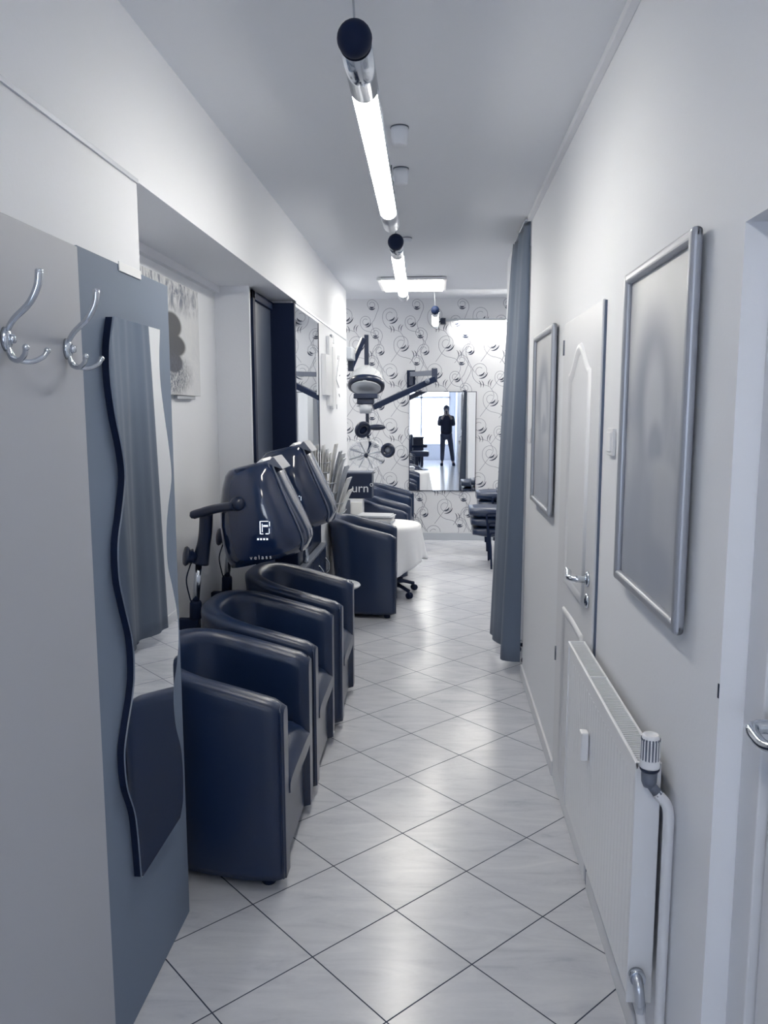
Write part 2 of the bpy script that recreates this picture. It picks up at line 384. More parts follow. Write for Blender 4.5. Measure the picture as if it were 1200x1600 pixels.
for iz in range(NZ + 1):
    q = iz / NZ; zz = 2.684 + (.08 - 2.684) * q; r_ = []
    k = q ** .75
    for i in range(NS + 1):
        a = path(topC, i / NS); b = path(botC, i / NS); fold = .003 * math.sin(i * .42) * (1 - .5 * q)
        r_.append(Vector((a[0] + (b[0] - a[0]) * k + fold, a[1] + (b[1] - a[1]) * k, zz)))
    rings.append(r_)
loft(bm, rings, False, False, closed=False)
cu_ = obj('fabric', bm, CURT, t); md = cu_.modifiers.new('t', 'SOLIDIFY'); md.thickness = .003
box('curtain_rail', (.37, .40, 2.10, 2.84, 2.675, 2.684), SILV, t, .002)

# ================================================================== LIGHTS
def tube_lamp(x0, y0, y1, zz, label, x1=None, canopies=()):
    x1 = x0 if x1 is None else x1
    t = thing('tube_lamp', label, 'lamp', (x0, (y0 + y1) / 2, zz), 'pendant tube lamps over the corridor')
    def pt(s): return Vector((x0 + (x1 - x0) * s, y0 + (y1 - y0) * s, zz))
    L_ = y1 - y0; ax = (pt(1) - pt(0)).normalized(); R_ = .036
    bm = bm_new(); add_sphere(bm, pt(0), .039, 24); obj('ball_end', bm, BLKM, t)
    a = .27 / L_; R_ = .036
    for s0, s1 in ((.015, a), (1 - a * .9, 1)):
        bm = bm_new(); add_tube(bm, [pt(s0), pt(s1)], R_, 28, caps=True); obj('sleeve', bm, CHROME if s0 < .5 else SILV, t)
    bm = bm_new(); add_tube(bm, [pt(a * .9), pt(1 - a * .85)], .033, 20); obj('lit_tube', bm, TUBE, t)
    # upper half reflector channel
    bm = bm_new(); k = 14; side = Vector((ax.y, -ax.x, 0))
    rings = []
    for s0 in (a * .9, 1 - a * .85):
        p = pt(s0); outer = [p + (side * math.cos(-.38 + (PI + .76) * i / k) + Vector((0, 0, 1)) * math.sin(-.38 + (PI + .76) * i / k)) * R_ for i in range(k + 1)]
        inner = [p + (side * math.cos(-.38 + (PI + .76) * i / k) + Vector((0, 0, 1)) * math.sin(-.38 + (PI + .76) * i / k)) * (R_ - .002) for i in range(k, -1, -1)]
        rings.append(outer + inner)
    loft(bm, rings, smooth=True); obj('reflector', bm, SILV, t)
    for (s0, dx) in ((0.0, -.012), (.97, .004)):
        p = pt(s0); bm = bm_new(); add_tube(bm, [p + Vector((0, 0, .03)), p + Vector((dx, -.01, ZC - zz - (.05 if s0 > .5 else 0)))], .0025, 8); obj('suspension_wire', bm, GREYP if s0 else LGREY, t)
    return t
tube_lamp(-.30, -.765, .99, 2.42, 'lit tube lamp with black ball end hanging nearest the camera', -.325)
tube_lamp(-.325, 1.36, 3.26, 2.42, 'second lit tube lamp with black ball end, in front of the square ceiling light', -.37)
tube_lamp(-.27, -3.3, -1.75, 2.42, 'added fill tube lamp with black ball end, unseen behind the viewer')  # extra lamp added as fill, out of view above the camera
tube_lamp(-.15, 4.75, 6.1, 2.505, 'small far tube lamp with black ball end before the patterned end wall', -.155)
def cup(x_, y_, label, h=.07):
    bm = bm_new(); add_lathe(bm, [(0, 0), (.026, 0), (.030, .004), (.033, h * .6), (.034, h), (0, h)], (x_, y_, ZC - h), k=28)
    o = tag(obj('ceiling_cup', bm, CEIL), label, 'ceiling canopy', 'small white cups under the ceiling')
    bm = bm_new(); add_lathe(bm, [(.0345, 0), (.0365, 0), (.0365, .004), (.0345, .004)], (x_, y_, ZC - .0045), k=28); obj('dark_ring', bm, GREYP, o)
cup(-.27, .62, 'white cup-shaped canopy on the ceiling beside the nearest tube lamp, larger of two')
cup(-.29, 1.15, 'white cup-shaped canopy on the ceiling beside the nearest tube lamp, smaller and further back')
cup(-.325, 2.62, 'shallow ceiling canopy with a dark rim above the second tube lamp', .03)
t = thing('square_ceiling_light', 'square white ceiling light, lit, above the far end of the corridor', 'ceiling light', (-.34, 4.4, ZC))
bm = bm_new(); add_box(bm, -.632, -.055, 4.09, 4.72, 2.672, 2.694, .006); obj('housing', bm, CABW, t)
bm = bm_new(); add_box(bm, -.60, -.085, 4.12, 4.69, 2.664, 2.673, .004); obj('diffuser', bm, LPAN, t)
bm = bm_new(); add_box(bm, -.60, -.09, 4.11, 4.70, 2.694, 2.70); obj('mounting_plate', bm, GREYP, t)
for x0_, lb in ((-2.0, 'added square fill light on the end room ceiling, out of view to the left'), (1.35, 'added square fill light on the end room ceiling, out of view to the right')):  # two fill lights added to brighten the end room, both out of view
    t = thing('square_ceiling_light', lb, 'ceiling light', (x0_, 5.9, 2.93))
    obj('housing', add_box(bm_new(), x0_ - .3, x0_ + .3, 5.6, 6.2, 2.89, 2.9295, .006), CABW, t)
    obj('diffuser', add_box(bm_new(), x0_ - .27, x0_ + .27, 5.63, 6.17, 2.882, 2.891, .004), mat('fill_diffuser', (.9, .9, .88), .4, emit=LAMPC, es=17), t)
t = thing('wall_light_bar', 'long slim light bar high on the patterned end wall washing it bright', 'lamp', (.4, 7.05, 2.65))
bm = bm_new(); add_box(bm, -.04, 1.6, YE - .085, YE - .0005, 2.655, 2.682, .004); obj('housing', bm, LGREY, t)
bm = bm_new(); add_box(bm, .12, 1.55, YE - .075, YE - .03, 2.643, 2.656, .002); obj('diffuser', bm, LBAR, t)
bm = bm_new(); add_box(bm, -.10, -.035, YE - .10, YE - .001, 2.62, 2.69, .008); obj('end_cap', bm, BLK, t)

# ================================================================== LEFT FOREGROUND
t = thing('coat_rack', 'light grey coat rack board with metal hooks at the left edge', 'panel', (-.93, -1.5, 0))
box('board', (-1.055, -.900, -2.15, -.872, 0.0, 1.968), PANL, t, .002)
t = thing('mirror_panel', 'darker steel-grey board at the corridor corner carrying the wavy mirror', 'panel', (-.93, -.58, 0))
box('board', (-1.055, -.903, -.868, -.285, 0.0, 1.972), PAND, t, .002)
bm = bm_new(); add_box(bm, -.9025, -.8995, -.645, -.50, 1.955, 1.978, .001); obj('top_clip', bm, CABW, t)
bm = bm_new(); add_tube(bm, bez([(-.915, -.285, .105), (-.915, -.268, .10), (-.915, -.266, .05), (-.915, -.285, .045)], 5), .003, 8); obj('hinge_loop', bm, GREYP, t)
def hook(yc, label):
    t = thing('coat_hook', label, 'coat hook', (-.9, yc, 1.742), 'coat hooks on the light grey board')
    bm = bm_new(); add_lathe(bm, [(0, 0), (.015, 0), (.014, .006), (.009, .011), (0, .012)], (-.9, yc, 1.742), (1, 0, 0), 20); add_lathe(bm, [(0, 0), (.007, 0), (.005, .012), (0, .013)], (-.892, yc, 1.742), (1, 0, 0), 12)
    o = obj('rosette', bm, CHROME, t)
    for v_ in o.data.vertices: v_.co.z *= 1.5
    bm = bm_new(); p = bez([(-.896, yc, 1.755), (-.880, yc, 1.778), (-.850, yc, 1.805), (-.833, yc, 1.835), (-.828, yc, 1.862)], 6); k = len(p)
    add_tube(bm, p, [.0052 + .002 * i / k for i in range(k)], 12); add_sphere(bm, p[-1], .0075, 12, (1, 1, .6)); obj('upper_prong', bm, CHROME, t)
    for sgn, e in ((1, .036), (-1, .03)):
        bm = bm_new(); p = bez([(-.896, yc, 1.728), (-.886, yc + sgn * .006, 1.708), (-.865, yc + sgn * .02, 1.702), (-.848, yc + sgn * e, 1.712), (-.842, yc + sgn * (e + .006), 1.724)], 6)
        add_tube(bm, p, .0048, 10); add_sphere(bm, p[-1], .0062, 10); obj('lower_prong', bm, CHROME, t)
hook(-.95, 'metal coat hook nearer the wavy mirror')
hook(-1.19, 'metal coat hook cut by the left picture edge')
# wavy mirror
t = thing('wavy_mirror', 'tall frameless mirror with wavy long edges on the steel-grey board', 'mirror', (-.885, -.53, 1.1))
nearE = [(-.739, 1.833), (-.765, 1.763), (-.770, 1.689), (-.750, 1.599), (-.720, 1.521), (-.708, 1.449), (-.737, 1.365), (-.769, 1.291), (-.771, 1.205), (-.744, 1.126), (-.708, 1.033), (-.705, .948), (-.725, .887), (-.765, .819), (-.788, .762), (-.781, .675), (-.741, .585), (-.727, .507), (-.717, .390)]
farE = [(-.427, 1.833), (-.440, 1.754), (-.438, 1.684), (-.416, 1.596), (-.389, 1.505), (-.376, 1.421), (-.412, 1.341), (-.435, 1.271), (-.435, 1.178), (-.400, 1.095), (-.369, 1.01), (-.366, .931), (-.391, .86), (-.426, .794), (-.420, .694), (-.378, .595), (-.369, .509), (-.377, .431), (-.406, .390)]
def outline(x, dy=0, zs=1):
    a = bez([(x, p[0] - dy, p[1]) for p in nearE], 5); b = bez([(x, p[0] + dy, p[1]) for p in farE], 5)
    return a, b
def plate(x0, x1, dy=0):
    bm = bm_new(); a0, b0 = outline(x0, dy); a1, b1 = outline(x1, dy); k = 90
    def samp(P_, i): q = i / k * (len(P_) - 1); j = min(int(q), len(P_) - 2); return P_[j].lerp(P_[j + 1], q - j)
    rings = [[samp(a1, i), samp(b1, i), samp(b0, i), samp(a0, i)] for i in range(k + 1)]
    return loft(bm, rings, smooth=False)
obj('backing', plate(-.9025, -.884, -.004), BLKM, t)
obj('glass', plate(-.884, -.880), MIRR, t)

# canvas picture in the alcove
CANV = mat('stone_canvas', (.62, .63, .65), .6)
n = N(CANV); x, y, z = n.xyz()
wv = n.noise(n.comb(0.0, y, z), 7, 5, .6, 2.5); col = n.ramp(wv, [(.3, (.60, .62, .66)), (.7, (.68, .69, .71))])
def over(col, mask, c): return n.mix(mask, col, c)
# object coordinates are relative to the canvas centre (y .80, z 1.925)
topd = n.math('MULTIPLY', n.ell(y, z, -.05, .22, .55, .10, .5), n.ramp(n.noise(n.comb(0.0, n.math('MULTIPLY', y, 2.0), z), 9, 5, .6, 1.8), [(.42, (0, 0, 0)), (.6, (1, 1, 1))]))
col = over(col, topd, (.12, .145, .21))
for cy_, cz_, ry, rz in ((.03, .055, .13, .055), (.05, -.030, .16, .050), (.04, -.105, .12, .045)):
    col = over(col, n.ell(y, z, cy_, cz_, ry, rz, .14), (.012, .018, .036))
gr = n.math('MULTIPLY', n.ell(y, z, -.02, -.16, .28, .09, .4), n.ramp(n.noise(n.comb(0.0, n.math('MULTIPLY', y, 6.0), n.math('MULTIPLY', z, 1.5)), 26, 4, .7, 1.5), [(.45, (0, 0, 0)), (.52, (1, 1, 1))]))
col = over(col, gr, (.05, .065, .11)); n.base(col)
t = thing('canvas_picture', 'unframed canvas with dark rounded stones hanging inside the alcove behind the panel', 'picture', (-1.28, .80, 1.925))
box('canvas', (-1.298, -1.272, .36, 1.225, 1.678, 2.172), CANV, t, .002)
box('lower_batten', (-1.2985, -1.28, .90, 1.16, 1.662, 1.677), LGREY, t)

# framed posters on the right wall
def poster(name, y0, y1, z0, z1, label, tilt=0.0):
    m = mat('poster_' + name, (.5, .52, .56), .42, spec=.5)
    n = N(m); x, y, z = n.xyz(); w_, h_ = (y1 - y0), (z1 - z0)
    base = n.ramp(n.noise(n.comb(0.0, n.math('MULTIPLY', y, 3.0), n.math('MULTIPLY', z, 1.4)), 3, 4, .5, .6), [(.3, (.38, .405, .46)), (.7, (.52, .54, .58))])
    for (a, b, ra, rb, c) in ((.0, .34, .6, .22, (.64, .65, .67)), (.05, .13, .27, .21, (.24, .27, .35)), (.0, .07, .15, .16, (.56, .58, .62)), (-.04, -.04, .10, .07, (.30, .33, .40)), (-.12, -.12, .20, .05, (.56, .58, .61)), (.12, -.33, .34, .26, (.36, .39, .46)), (-.2, -.22, .16, .14, (.46, .48, .53)), (-.15, -.38, .2, .08, (.36, .39, .46))):
        base = n.mix(n.math('MULTIPLY', n.ell(y, z, a * w_, b * h_, ra * w_, rb * h_, .42), .85), base, c)
    n.base(base)
    t = thing('framed_poster', label, 'picture', (.40, (y0 + y1) / 2, (z0 + z1) / 2))
    box('poster', (.394, .398, y0 + .01, y1 - .01, z0 + .01, z1 - .01), m, t)
    fw = .028; xs = (.378, .4005)
    for nm, a in (('frame_bottom', (xs[0], xs[1], y0, y1, z0, z0 + fw)), ('frame_top', (xs[0], xs[1], y0, y1, z1 - fw, z1)), ('frame_side', (xs[0] - .001, xs[1], y0, y0 + fw, z0, z1)), ('frame_side', (xs[0] - .001, xs[1], y1 - fw, y1, z0, z1))):
        obj(nm, add_box(bm_new(), *a, .010, 4), FRAME, t)
    box('backing', (.4006, .409, y0 + .05, y1 - .05, z0 + .05, z1 - .05), GREYP, t)
poster('near', -.985, -.41, 1.148, 1.967, 'large silver-framed faded poster on the right wall, nearest the camera, above the radiator')
poster('far', .93, 1.625, 1.135, 1.985, 'silver-framed faded poster on the right wall beyond the far door, nearer the curtain')

# switches
def switch(y_, z_, label, w_=.08, h_=.082):
    t = thing('light_switch', label, 'switch', (XR, y_, z_))
    obj('plate', add_box(bm_new(), .399, XR - .0003, y_ - w_ / 2, y_ + w_ / 2, z_ - h_ / 2, z_ + h_ / 2, .003), CABW, t)
    obj('rocker', add_box(bm_new(), .394, .40, y_ - w_ * .34, y_ + w_ * .34, z_ - h_ * .36, z_ + h_ * .36, .003), CABW, t)
switch(-.205, 1.517, 'white light switch on the right wall between large poster and far door')
switch(1.93, 1.467, 'small white light switch on the right wall beside the curtain', .06)

# ================================================================== RADIATOR
t = thing('radiator', 'white panel radiator with top grille mounted low on the right wall', 'radiator', (.36, -.46, 0))
RX0, RX1, RY0, RY1, RZ0, RZ1 = .330, .386, -.92, .0, .262, .842
bm = bm_new(); add_box(bm, RX0 + .004, RX0 + .011, RY0 + .004, RY1 - .004, RZ0 + .004, RZ1 - .012, .003)
kk = 27
for i in range(kk):
    yy = RY0 + .035 + (RY1 - RY0 - .07) * i / (kk - 1)
    add_box(bm, RX0 + .0034, RX0 + .0065, yy - .008, yy + .008, RZ0 + .03, RZ1 - .05, .0012)
obj('front_panel', bm, RADW, t)
bm = bm_new(); add_box(bm, RX0, RX1, RY0, RY0 + .006, RZ0, RZ1 - .006, .002); obj('side_panel', bm, RADW, t)
bm = bm_new(); add_box(bm, RX0, RX1, RY1 - .006, RY1, RZ0, RZ1 - .006, .002); obj('side_panel', bm, RADW, t)
bm = bm_new(); add_box(bm, RX0 + .03, RX0 + .036, RY0 + .01, RY1 - .01, RZ0 + .01, RZ1 - .03, .002); obj('convector', bm, GREYP, t)
bm = bm_new()
add_box(bm, RX0 - .001, RX0 + .007, RY0, RY1, RZ1 - .016, RZ1, .002); add_box(bm, RX1 - .006, RX1, RY0, RY1, RZ1 - .012, RZ1, .002)
for yy in (RY0, -.36, RY1 - .006): add_box(bm, RX0, RX1, yy, yy + .006, RZ1 - .010, RZ1 + .0005, .001)
obj('top_frame', bm, RADW, t)
bm = bm_new(); i = 0; yy = RY0 + .012
while yy < RY1 - .01: add_box(bm, RX0 + .006, RX1 - .005, yy, yy + .004, RZ1 - .008, RZ1 - .003); yy += .0115
obj('top_grille', bm, RADW, t)
obj('grille_well', add_box(bm_new(), RX0 + .007, RX1 - .006, RY0 + .006, RY1 - .006, RZ1 - .030, RZ1 - .020), DGRILL, t)
bm = bm_new(); add_box(bm, RX0 - .022, RX0 + .001, -.395, -.360, .60, .685, .004); ca = obj('heat_meter', bm, CABW, t)
# thermostat valve
t = thing('thermostat_valve', 'white ribbed thermostatic radiator valve on the near end of the radiator', 'valve', (.352, -.945, .84))
c = (.352, -.948)
bm = bm_new(); add_lathe(bm, [(0, .846), (.0205, .846), (.0215, .850), (.0205, .868), (.0190, .905), (.0185, .917), (.017, .920), (.012, .9195), (.011, .917), (.0, .917)], (c[0], c[1], 0), k=32); kn = obj('knob', bm, CABW, t)
bm = bm_new()
for i in range(18):
    a = 2 * PI * i / 18; M = Matrix.Translation((c[0], c[1], 0)) @ Matrix.Rotation(a, 4, 'Z')
    add_box(bm, .0165, .0212, -.0014, .0014, .870, .908, .0005, 1, M)
obj('rib', bm, CABW, kn)
bm = bm_new()
for i in range(18):
    a = 2 * PI * (i + .5) / 18; M = Matrix.Translation((c[0], c[1], 0)) @ Matrix.Rotation(a, 4, 'Z')
    add_box(bm, .0172, .0206, -.0017, .0017, .860, .912, 0, 1, M)
obj('slot', bm, GREYP, kn)
bm = bm_new(); add_lathe(bm, [(0, .838), (.019, .838), (.021, .841), (.021, .846), (0, .846)], (c[0], c[1], 0), k=28); obj('collar', bm, BLK, t)
bm = bm_new(); add_lathe(bm, [(0, .802), (.012, .802), (.016, .812), (.017, .838), (0, .838)], (c[0], c[1], 0), k=18)
add_tube(bm, [(c[0], c[1], .818), (.352, -.921, .815)], .010, 14); obj('body', bm, GREYP, t)
bm = bm_new(); add_tube(bm, [(c[0] + .002, c[1], .808), (.372, -.955, .786)], [.0105, .0125], 8); obj('union_nut', bm, GREYP, t)
t2 = tag(obj('heating_pipe', add_tube(bm_new(), bez([(.368, -.954, .790), (.378, -.957, .779), (.388, -.958, .766), (.3935, -.958, .745), (.3945, -.958, .70), (.3945, -.958, .45), (.3945, -.958, .2), (.3945, -.958, 0.0)], 8), .0118, 16), TRIM), 'white heating pipe running down the wall from the thermostat valve', 'pipe')
t = thing('return_valve', 'small metal lockshield valve at the bottom corner of the radiator', 'valve', (.345, -.94, .31))
bm = bm_new(); add_tube(bm, [(.350, -.921, .335), (.350, -.938, .335)], .018, 20); obj('escutcheon', bm, CHROME, t)
bm = bm_new(); add_tube(bm, bez([(.350, -.925, .335), (.348, -.948, .333), (.349, -.957, .315), (.352, -.958, .285)], 5), .0115, 12); add_lathe(bm, [(0, 0), (.012, 0), (.012, .02), (0, .02)], (.352, -.958, .272), k=6, smooth=False); obj('body', bm, SILV, t)
tag(obj('return_pipe', add_tube(bm_new(), bez([(.352, -.958, .275), (.358, -.958, .22), (.362, -.958, .12), (.362, -.958, 0)], 6), .0105, 14), TRIM), 'short white pipe between the return valve and the floor', 'pipe')

# ================================================================== TUB CHAIRS
W2, XF, XB = .290, .255, -.270
def u_path(off, k=26):
    """plan outline of the tub, off = inset; from near-arm front round the back to far-arm front"""
    w_ = W2 - off; b = -(XB) - off; pts = []
    for i in range(8): pts.append((XF + (-.02 - XF) * i / 8, -w_, -1))
    for i in range(k + 1):
        a = -PI / 2 - PI * i / k
        ex = .80
        cx_, sy = math.cos(a), math.sin(a)
        pts.append((-.02 + math.copysign(abs(cx_) ** ex, cx_) * (b - .02), math.copysign(abs(sy) ** ex, sy) * w_, 0))
    for i in range(1, 9): pts.append((-.02 + (XF + .02) * i / 8, w_, 1))
    return pts
def top_z(x_):
    t_ = (x_ - XB) / (XF - XB); t_ = min(max(t_, 0), 1); return .775 - .125 * t_ ** 1.25
def make_tub(label, cat='armchair', group=None):
    t = thing('tub_chair', label, cat, (0, 0, 0), group)
    TH_ = .080; bm = bm_new(); A = u_path(0); B = u_path(TH_); K = len(A); rings = []
    for i in range(K):
        ax_, ay, _ = A[i]; bx_, by, _ = B[i]; H = top_z(ax_)
        e = 0.0
        if i == 0 or i == K - 1: e = .016
        elif i == 1 or i == K - 2: e = .0
        xo = .0
        def L(q): return ax_ + (bx_ - ax_) * q, ay + (by - ay) * q
        prof = []
        fl = .012   # outward lean at the top
        bk = min(1, max(0, (.12 - ax_) / .3)) * .75
        for q, h in ((.03, .035), (.0, .06), (-.04, .35), (-.10, H - .06), (-.11, H - .030), (-.06, H - .012), (.12, H - .002), (.5, H), (.86, H - .006), (.99, H - .022), (1.02, H - .05), (1.0, .42), (1.0, .035)):
            if e:
                q = .5 + (q - .5) * (1 - e / .035 * .5); h = h - (.014 if h > .3 else -.01) * (1 if h > H - .07 or h < .1 else 0)
            if q < .5 and h < H - .02: q += bk * (1 - h / H)
            px_, py_ = L(q); prof.append(Vector((px_ + (-.0 if not e else 0), py_, h)))
        rings.append(prof)
    # extra rounded lip at the arm fronts
    for end in (0, K - 1):
        pass
    r0 = [Vector((p.x + .006, p.y, p.z)) for p in rings[0]]; rings[0] = r0
    r1 = [Vector((p.x + .006, p.y, p.z)) for p in rings[-1]]; rings[-1] = r1
    loft(bm, rings); obj('shell', bm, LEATH, t)
    # piping along the outer edge of each arm front
    for s_ in (-1, 1):
        bm = bm_new(); yy = s_ * (W2 + .004); H = top_z(XF)
        add_tube(bm, bez([(XF - .002, yy - s_ * .001, .05), (XF - .002, yy + s_ * .001, .35), (XF - .002, yy + s_ * .002, H - .05), (XF - .006, yy - s_ * .006, H - .018), (XF - .006, yy - s_ * .03, H - .006)], 6), .0032, 8); obj('piping', bm, LEATH, t)
    # seat cushion, crowned, overhanging the front
    bm = bm_new(); rings = []; wI = W2 - TH_ + .004
    for i in range(15):
        s_ = i / 14; x_ = -.19 + .455 * s_; rr = []
        top = .415 + .020 * math.sin(PI * min(1, s_ * 1.05)) - (.055 * max(0, (s_ - .86) / .14) ** 1.6); bot = .25 + .05 * max(0, (s_ - .8) / .2) ** 1.5
        for k in range(18):
            a = 2 * PI * k / 18; cx_, sz = math.cos(a), math.sin(a)
            rr.append(Vector((x_, math.copysign(abs(cx_) ** .42, cx_) * wI, (top + bot) / 2 + math.copysign(abs(sz) ** .42, sz) * (top - bot) / 2 * (1 - .12 * cx_ * cx_))))
        rings.append(rr)
    loft(bm, rings); obj('seat_cushion', bm, LEATH, t)
    obj('front_panel', add_box(bm_new(), .19, .238, -W2 + TH_ - .004, W2 - TH_ + .004, .04, .30, .012, 3), LEATH, t)
    for sx_ in (.19, -.16):
        for sy_ in (-1, 1): obj('foot', add_lathe(bm_new(), [(0, 0), (.022, 0), (.025, .005), (.025, .045), (0, .045)], (sx_, sy_ * (.235 if sx_ > 0 else .17), 0), k=14), BLKM, t)
    return t
G = 'black leather tub chairs in the salon'
proto = make_tub('black tub chair nearest the camera, partly behind the wavy mirror panel', group=G)
proto.location = (-.870, .128, 0)
CH = [((-.868, .790, 0), .0, 'black tub chair second from the camera in the row along the left wall'),
      ((-.845, 1.485, 0), .0, 'black tub chair third from the camera, in front of the small round side table'),
      ((-.700, 3.610, 0), .04, 'black tub chair standing right in front of the white-clothed table'),
      ((-.650, 5.020, 0), -.02, 'black tub chair just behind the white-clothed table'),
      ((-.660, 6.340, 0), -.02, 'black tub chair furthest away, near the patterned end wall')]
for loc, rz, lb in CH: dup(proto, loc, rz, lb)

# ================================================================== HOOD DRYERS
def hood_dryer(dx, dy, dz, label, pdx=0, pdy=0):
    t = thing('hood_dryer', label, 'hair dryer', (-1.15 + dx, .95 + dy, .9 + dz), 'black hood dryers over the tub chairs')
    cy_ = .97 + dy
    # (z, x left, x right, half width)
    SEC = [(0, .893, .985, -1.062, -.700, .165), (0, .93, 1.035, -1.080, -.690, .180), (0, 1.00, 1.075, -1.096, -.699, .190), (0, 1.09, 1.13, -1.105, -.722, .197), (0, 1.18, 1.20, -1.103, -.756, .196), (0, 1.26, 1.27, -1.092, -.790, .186), (0, 1.315, 1.33, -1.078, -.818, .170), (0, 1.338, 1.375, -1.066, -.838, .150), (0, 1.347, 1.39, -1.045, -.862, .125)]
    bm = bm_new(); rings = []
    for _, zl, zr, xl, xr, hw in SEC:
        rr = []
        for i in range(40):
            a = 2 * PI * i / 40; cx_, sy = math.cos(a), math.sin(a); ex = .72
            u_ = math.copysign(abs(cx_) ** ex, cx_); v_ = math.copysign(abs(sy) ** ex, sy)
            rr.append(Vector(((xl + xr) / 2 + u_ * (xr - xl) / 2 + dx, cy_ + v_ * hw, (zl + zr) / 2 + u_ * (zr - zl) / 2 + dz)))
        rings.append(rr)
    inner = [[Vector((p.x * 1, p.y, p.z)) for p in r] for r in rings]
    outl = []
    for r in inner[:-1]:
        c = sum(r, Vector()) / len(r); outl.append([c + (p - c) * .93 for p in r])
    full = outl[::-1][0:0] + rings[::-1] + outl       # top down outside, then inside up
    loft(bm, full, cap0=True, cap1=True); hd = obj('hood', bm, GLOSSB, t)
    # trim line down the front contour
    bm = bm_new(); pts = []
    for _, zl, zr, xl, xr, hw in SEC[::-1][1:]:
        a = -.60; ex = .72; cx_, sy = math.cos(a), math.sin(a); u_ = abs(cx_) ** ex; v_ = -abs(sy) ** ex
        pts.append(((xl + xr) / 2 + u_ * (xr - xl) / 2 + dx + .002, cy_ + v_ * hw - .002, (zl + zr) / 2 + u_ * (zr - zl) / 2 + dz))
    add_tube(bm, bez(pts, 4), .0055, 8, sx=.6); obj('visor_trim', bm, GREYP, hd)
    for (x0, x1, h, m_) in ((-.925, -.885, .012, LGREY), (-.875, -.800, .022, GREYP)):
        bm = bm_new(); z0 = 1.385 + dz
        r0 = [Vector((x0 + dx, cy_ - .11, z0 - .012)), Vector((x0 + .03 + dx, cy_ - .11, z0 + h)), Vector((x1 + dx, cy_ - .11, z0 - .030 * (x1 > -.85) - .006))]
        r1 = [p + Vector((0, .20, 0)) for p in r0]; loft(bm, [r0, r1], smooth=False); bmesh.ops.bevel(bm, geom=bm.edges[:], offset=.004, segments=2, affect='EDGES'); obj('vent_flap', bm, CABW if m_ is LGREY else m_, hd)
    # touch display and lettering on the near side
    ys = cy_ - .199
    M = basis((-.868 + dx, ys - .001, 1.10 + dz), (1, .08, .0), (.0, 0, 1)) @ Matrix.Scale(.95, 4)
    bm = bm_new()
    def seg(x0, x1, z0, z1): add_box(bm, x0, x1, z0, z1, 0, .001, 0, 1, M)
    seg(-.022, -.018, -.03, .03); seg(-.018, .018, .028, .031); seg(-.018, -.006, -.031, -.028); seg(.022, .025, .006, .028); seg(-.006, .016, .004, .012); seg(.020, .023, -.028, -.004); seg(-.012, -.009, -.02, .018); seg(.004, .018, -.031, -.027)
    obj('display', bm, LITC, hd)
    bm = bm_new()
    for k in range(4): add_box(bm, -.035 + k * .014, -.027 + k * .014, -.058, -.05, 0, .001, 0, 1, M)
    obj('indicator', bm, LITC, hd)
    text('lettering', 'v e l a s s', .026, basis((-.890 + dx, cy_ - .190, .965 + dz), (1, .05, .06), (-.06, 0, 1)), PRINT, hd)
    # arm, boom, knob, pole
    py = .86 + pdy; hx, hz = dx, dz
    bm = bm_new(); add_sphere(bm, (-.985 + dx, cy_ - .205, 1.205 + dz), .032, 18); add_lathe(bm, [(0, 0), (.022, 0), (.026, .04), (0, .04)], (-.985 + dx, cy_ - .20, 1.205 + dz), (0, 1, 0), 16); obj('pivot', bm, BLK, t)
    bm = bm_new(); add_tube(bm, bez([(-1.215 + pdx, py - .02, 1.138), (-1.19 + pdx, py - .025, 1.150), (-1.09 + hx, (py + cy_ - .2) / 2 - .01, 1.178 + hz), (-.99 + hx, cy_ - .215, 1.198 + hz)], 6), [.012] * 3 + [.020] * 6 + [.021] * 10, 14, sx=1.3); obj('arm', bm, BLK, t)
    bm = bm_new(); pts = bez([(-1.150 + pdx, py - .01, 1.15), (-1.160 + pdx, py, 1.06), (-1.175 + pdx, py, .98), (-1.19 + pdx, py, .92)], 6); k = len(pts)
    add_tube(bm, pts, [.030 + .012 * max(0, (i / k - .5) * 2) for i in range(k)], 18, sx=1.0); obj('boom', bm, BLK, t)
    bm = bm_new(); add_lathe(bm, [(0, 0), (.022, 0), (.022, .030), (.036, .031), (.030, .044), (.040, .048), (.046, .058), (.040, .066), (.016, .07), (0, .07)], (-1.19 + pdx, py - .01, .950), (-.85, -.45, .15), 20); obj('tension_knob', bm, BLK, t)
    bm = bm_new(); add_tube(bm, [(-1.196 + pdx, py, .92), (-1.215 + pdx, py, .735)], .016, 18); obj('chrome_tube', bm, CHROME, t)
    bm = bm_new(); add_tube(bm, [(-1.214 + pdx, py, .745), (-1.215 + pdx, py, .735), (-1.218 + pdx, py, .665), (-1.218 + pdx, py, .655)], [.022, .027, .027, .022], 16); obj('clamp', bm, BLKM, t)
    bm = bm_new(); add_bar(bm, (-1.20 + pdx, py, .635), (-1.298, py, .635), .045, .05, .004); add_tube(bm, [(-1.218 + pdx, py, .66), (-1.218 + pdx, py, .45)], .021, 16); obj('wall_bracket', bm, BLKM, t)
    bm = bm_new(); add_tube(bm, bez([(-1.22 + pdx, py - .03, .93), (-1.245 + pdx, py - .03, .85), (-1.235 + pdx, py - .025, .77), (-1.228 + pdx, py - .02, .74)], 6), .0032, 8)
    add_tube(bm, bez([(-1.20 + pdx, py - .02, .64), (-1.185 + pdx, py - .02, .52), (-1.16 + pdx, py - .02, .42)], 6), .0032, 8); obj('cable', bm, BLKM, t)
    return t
hood_dryer(0, 0, 0, 'black hood dryer nearer the camera, over the second tub chair')
h2 = hood_dryer(.035, .60, .045, 'black hood dryer further back, half hidden behind the nearer one', 0.0, .54)

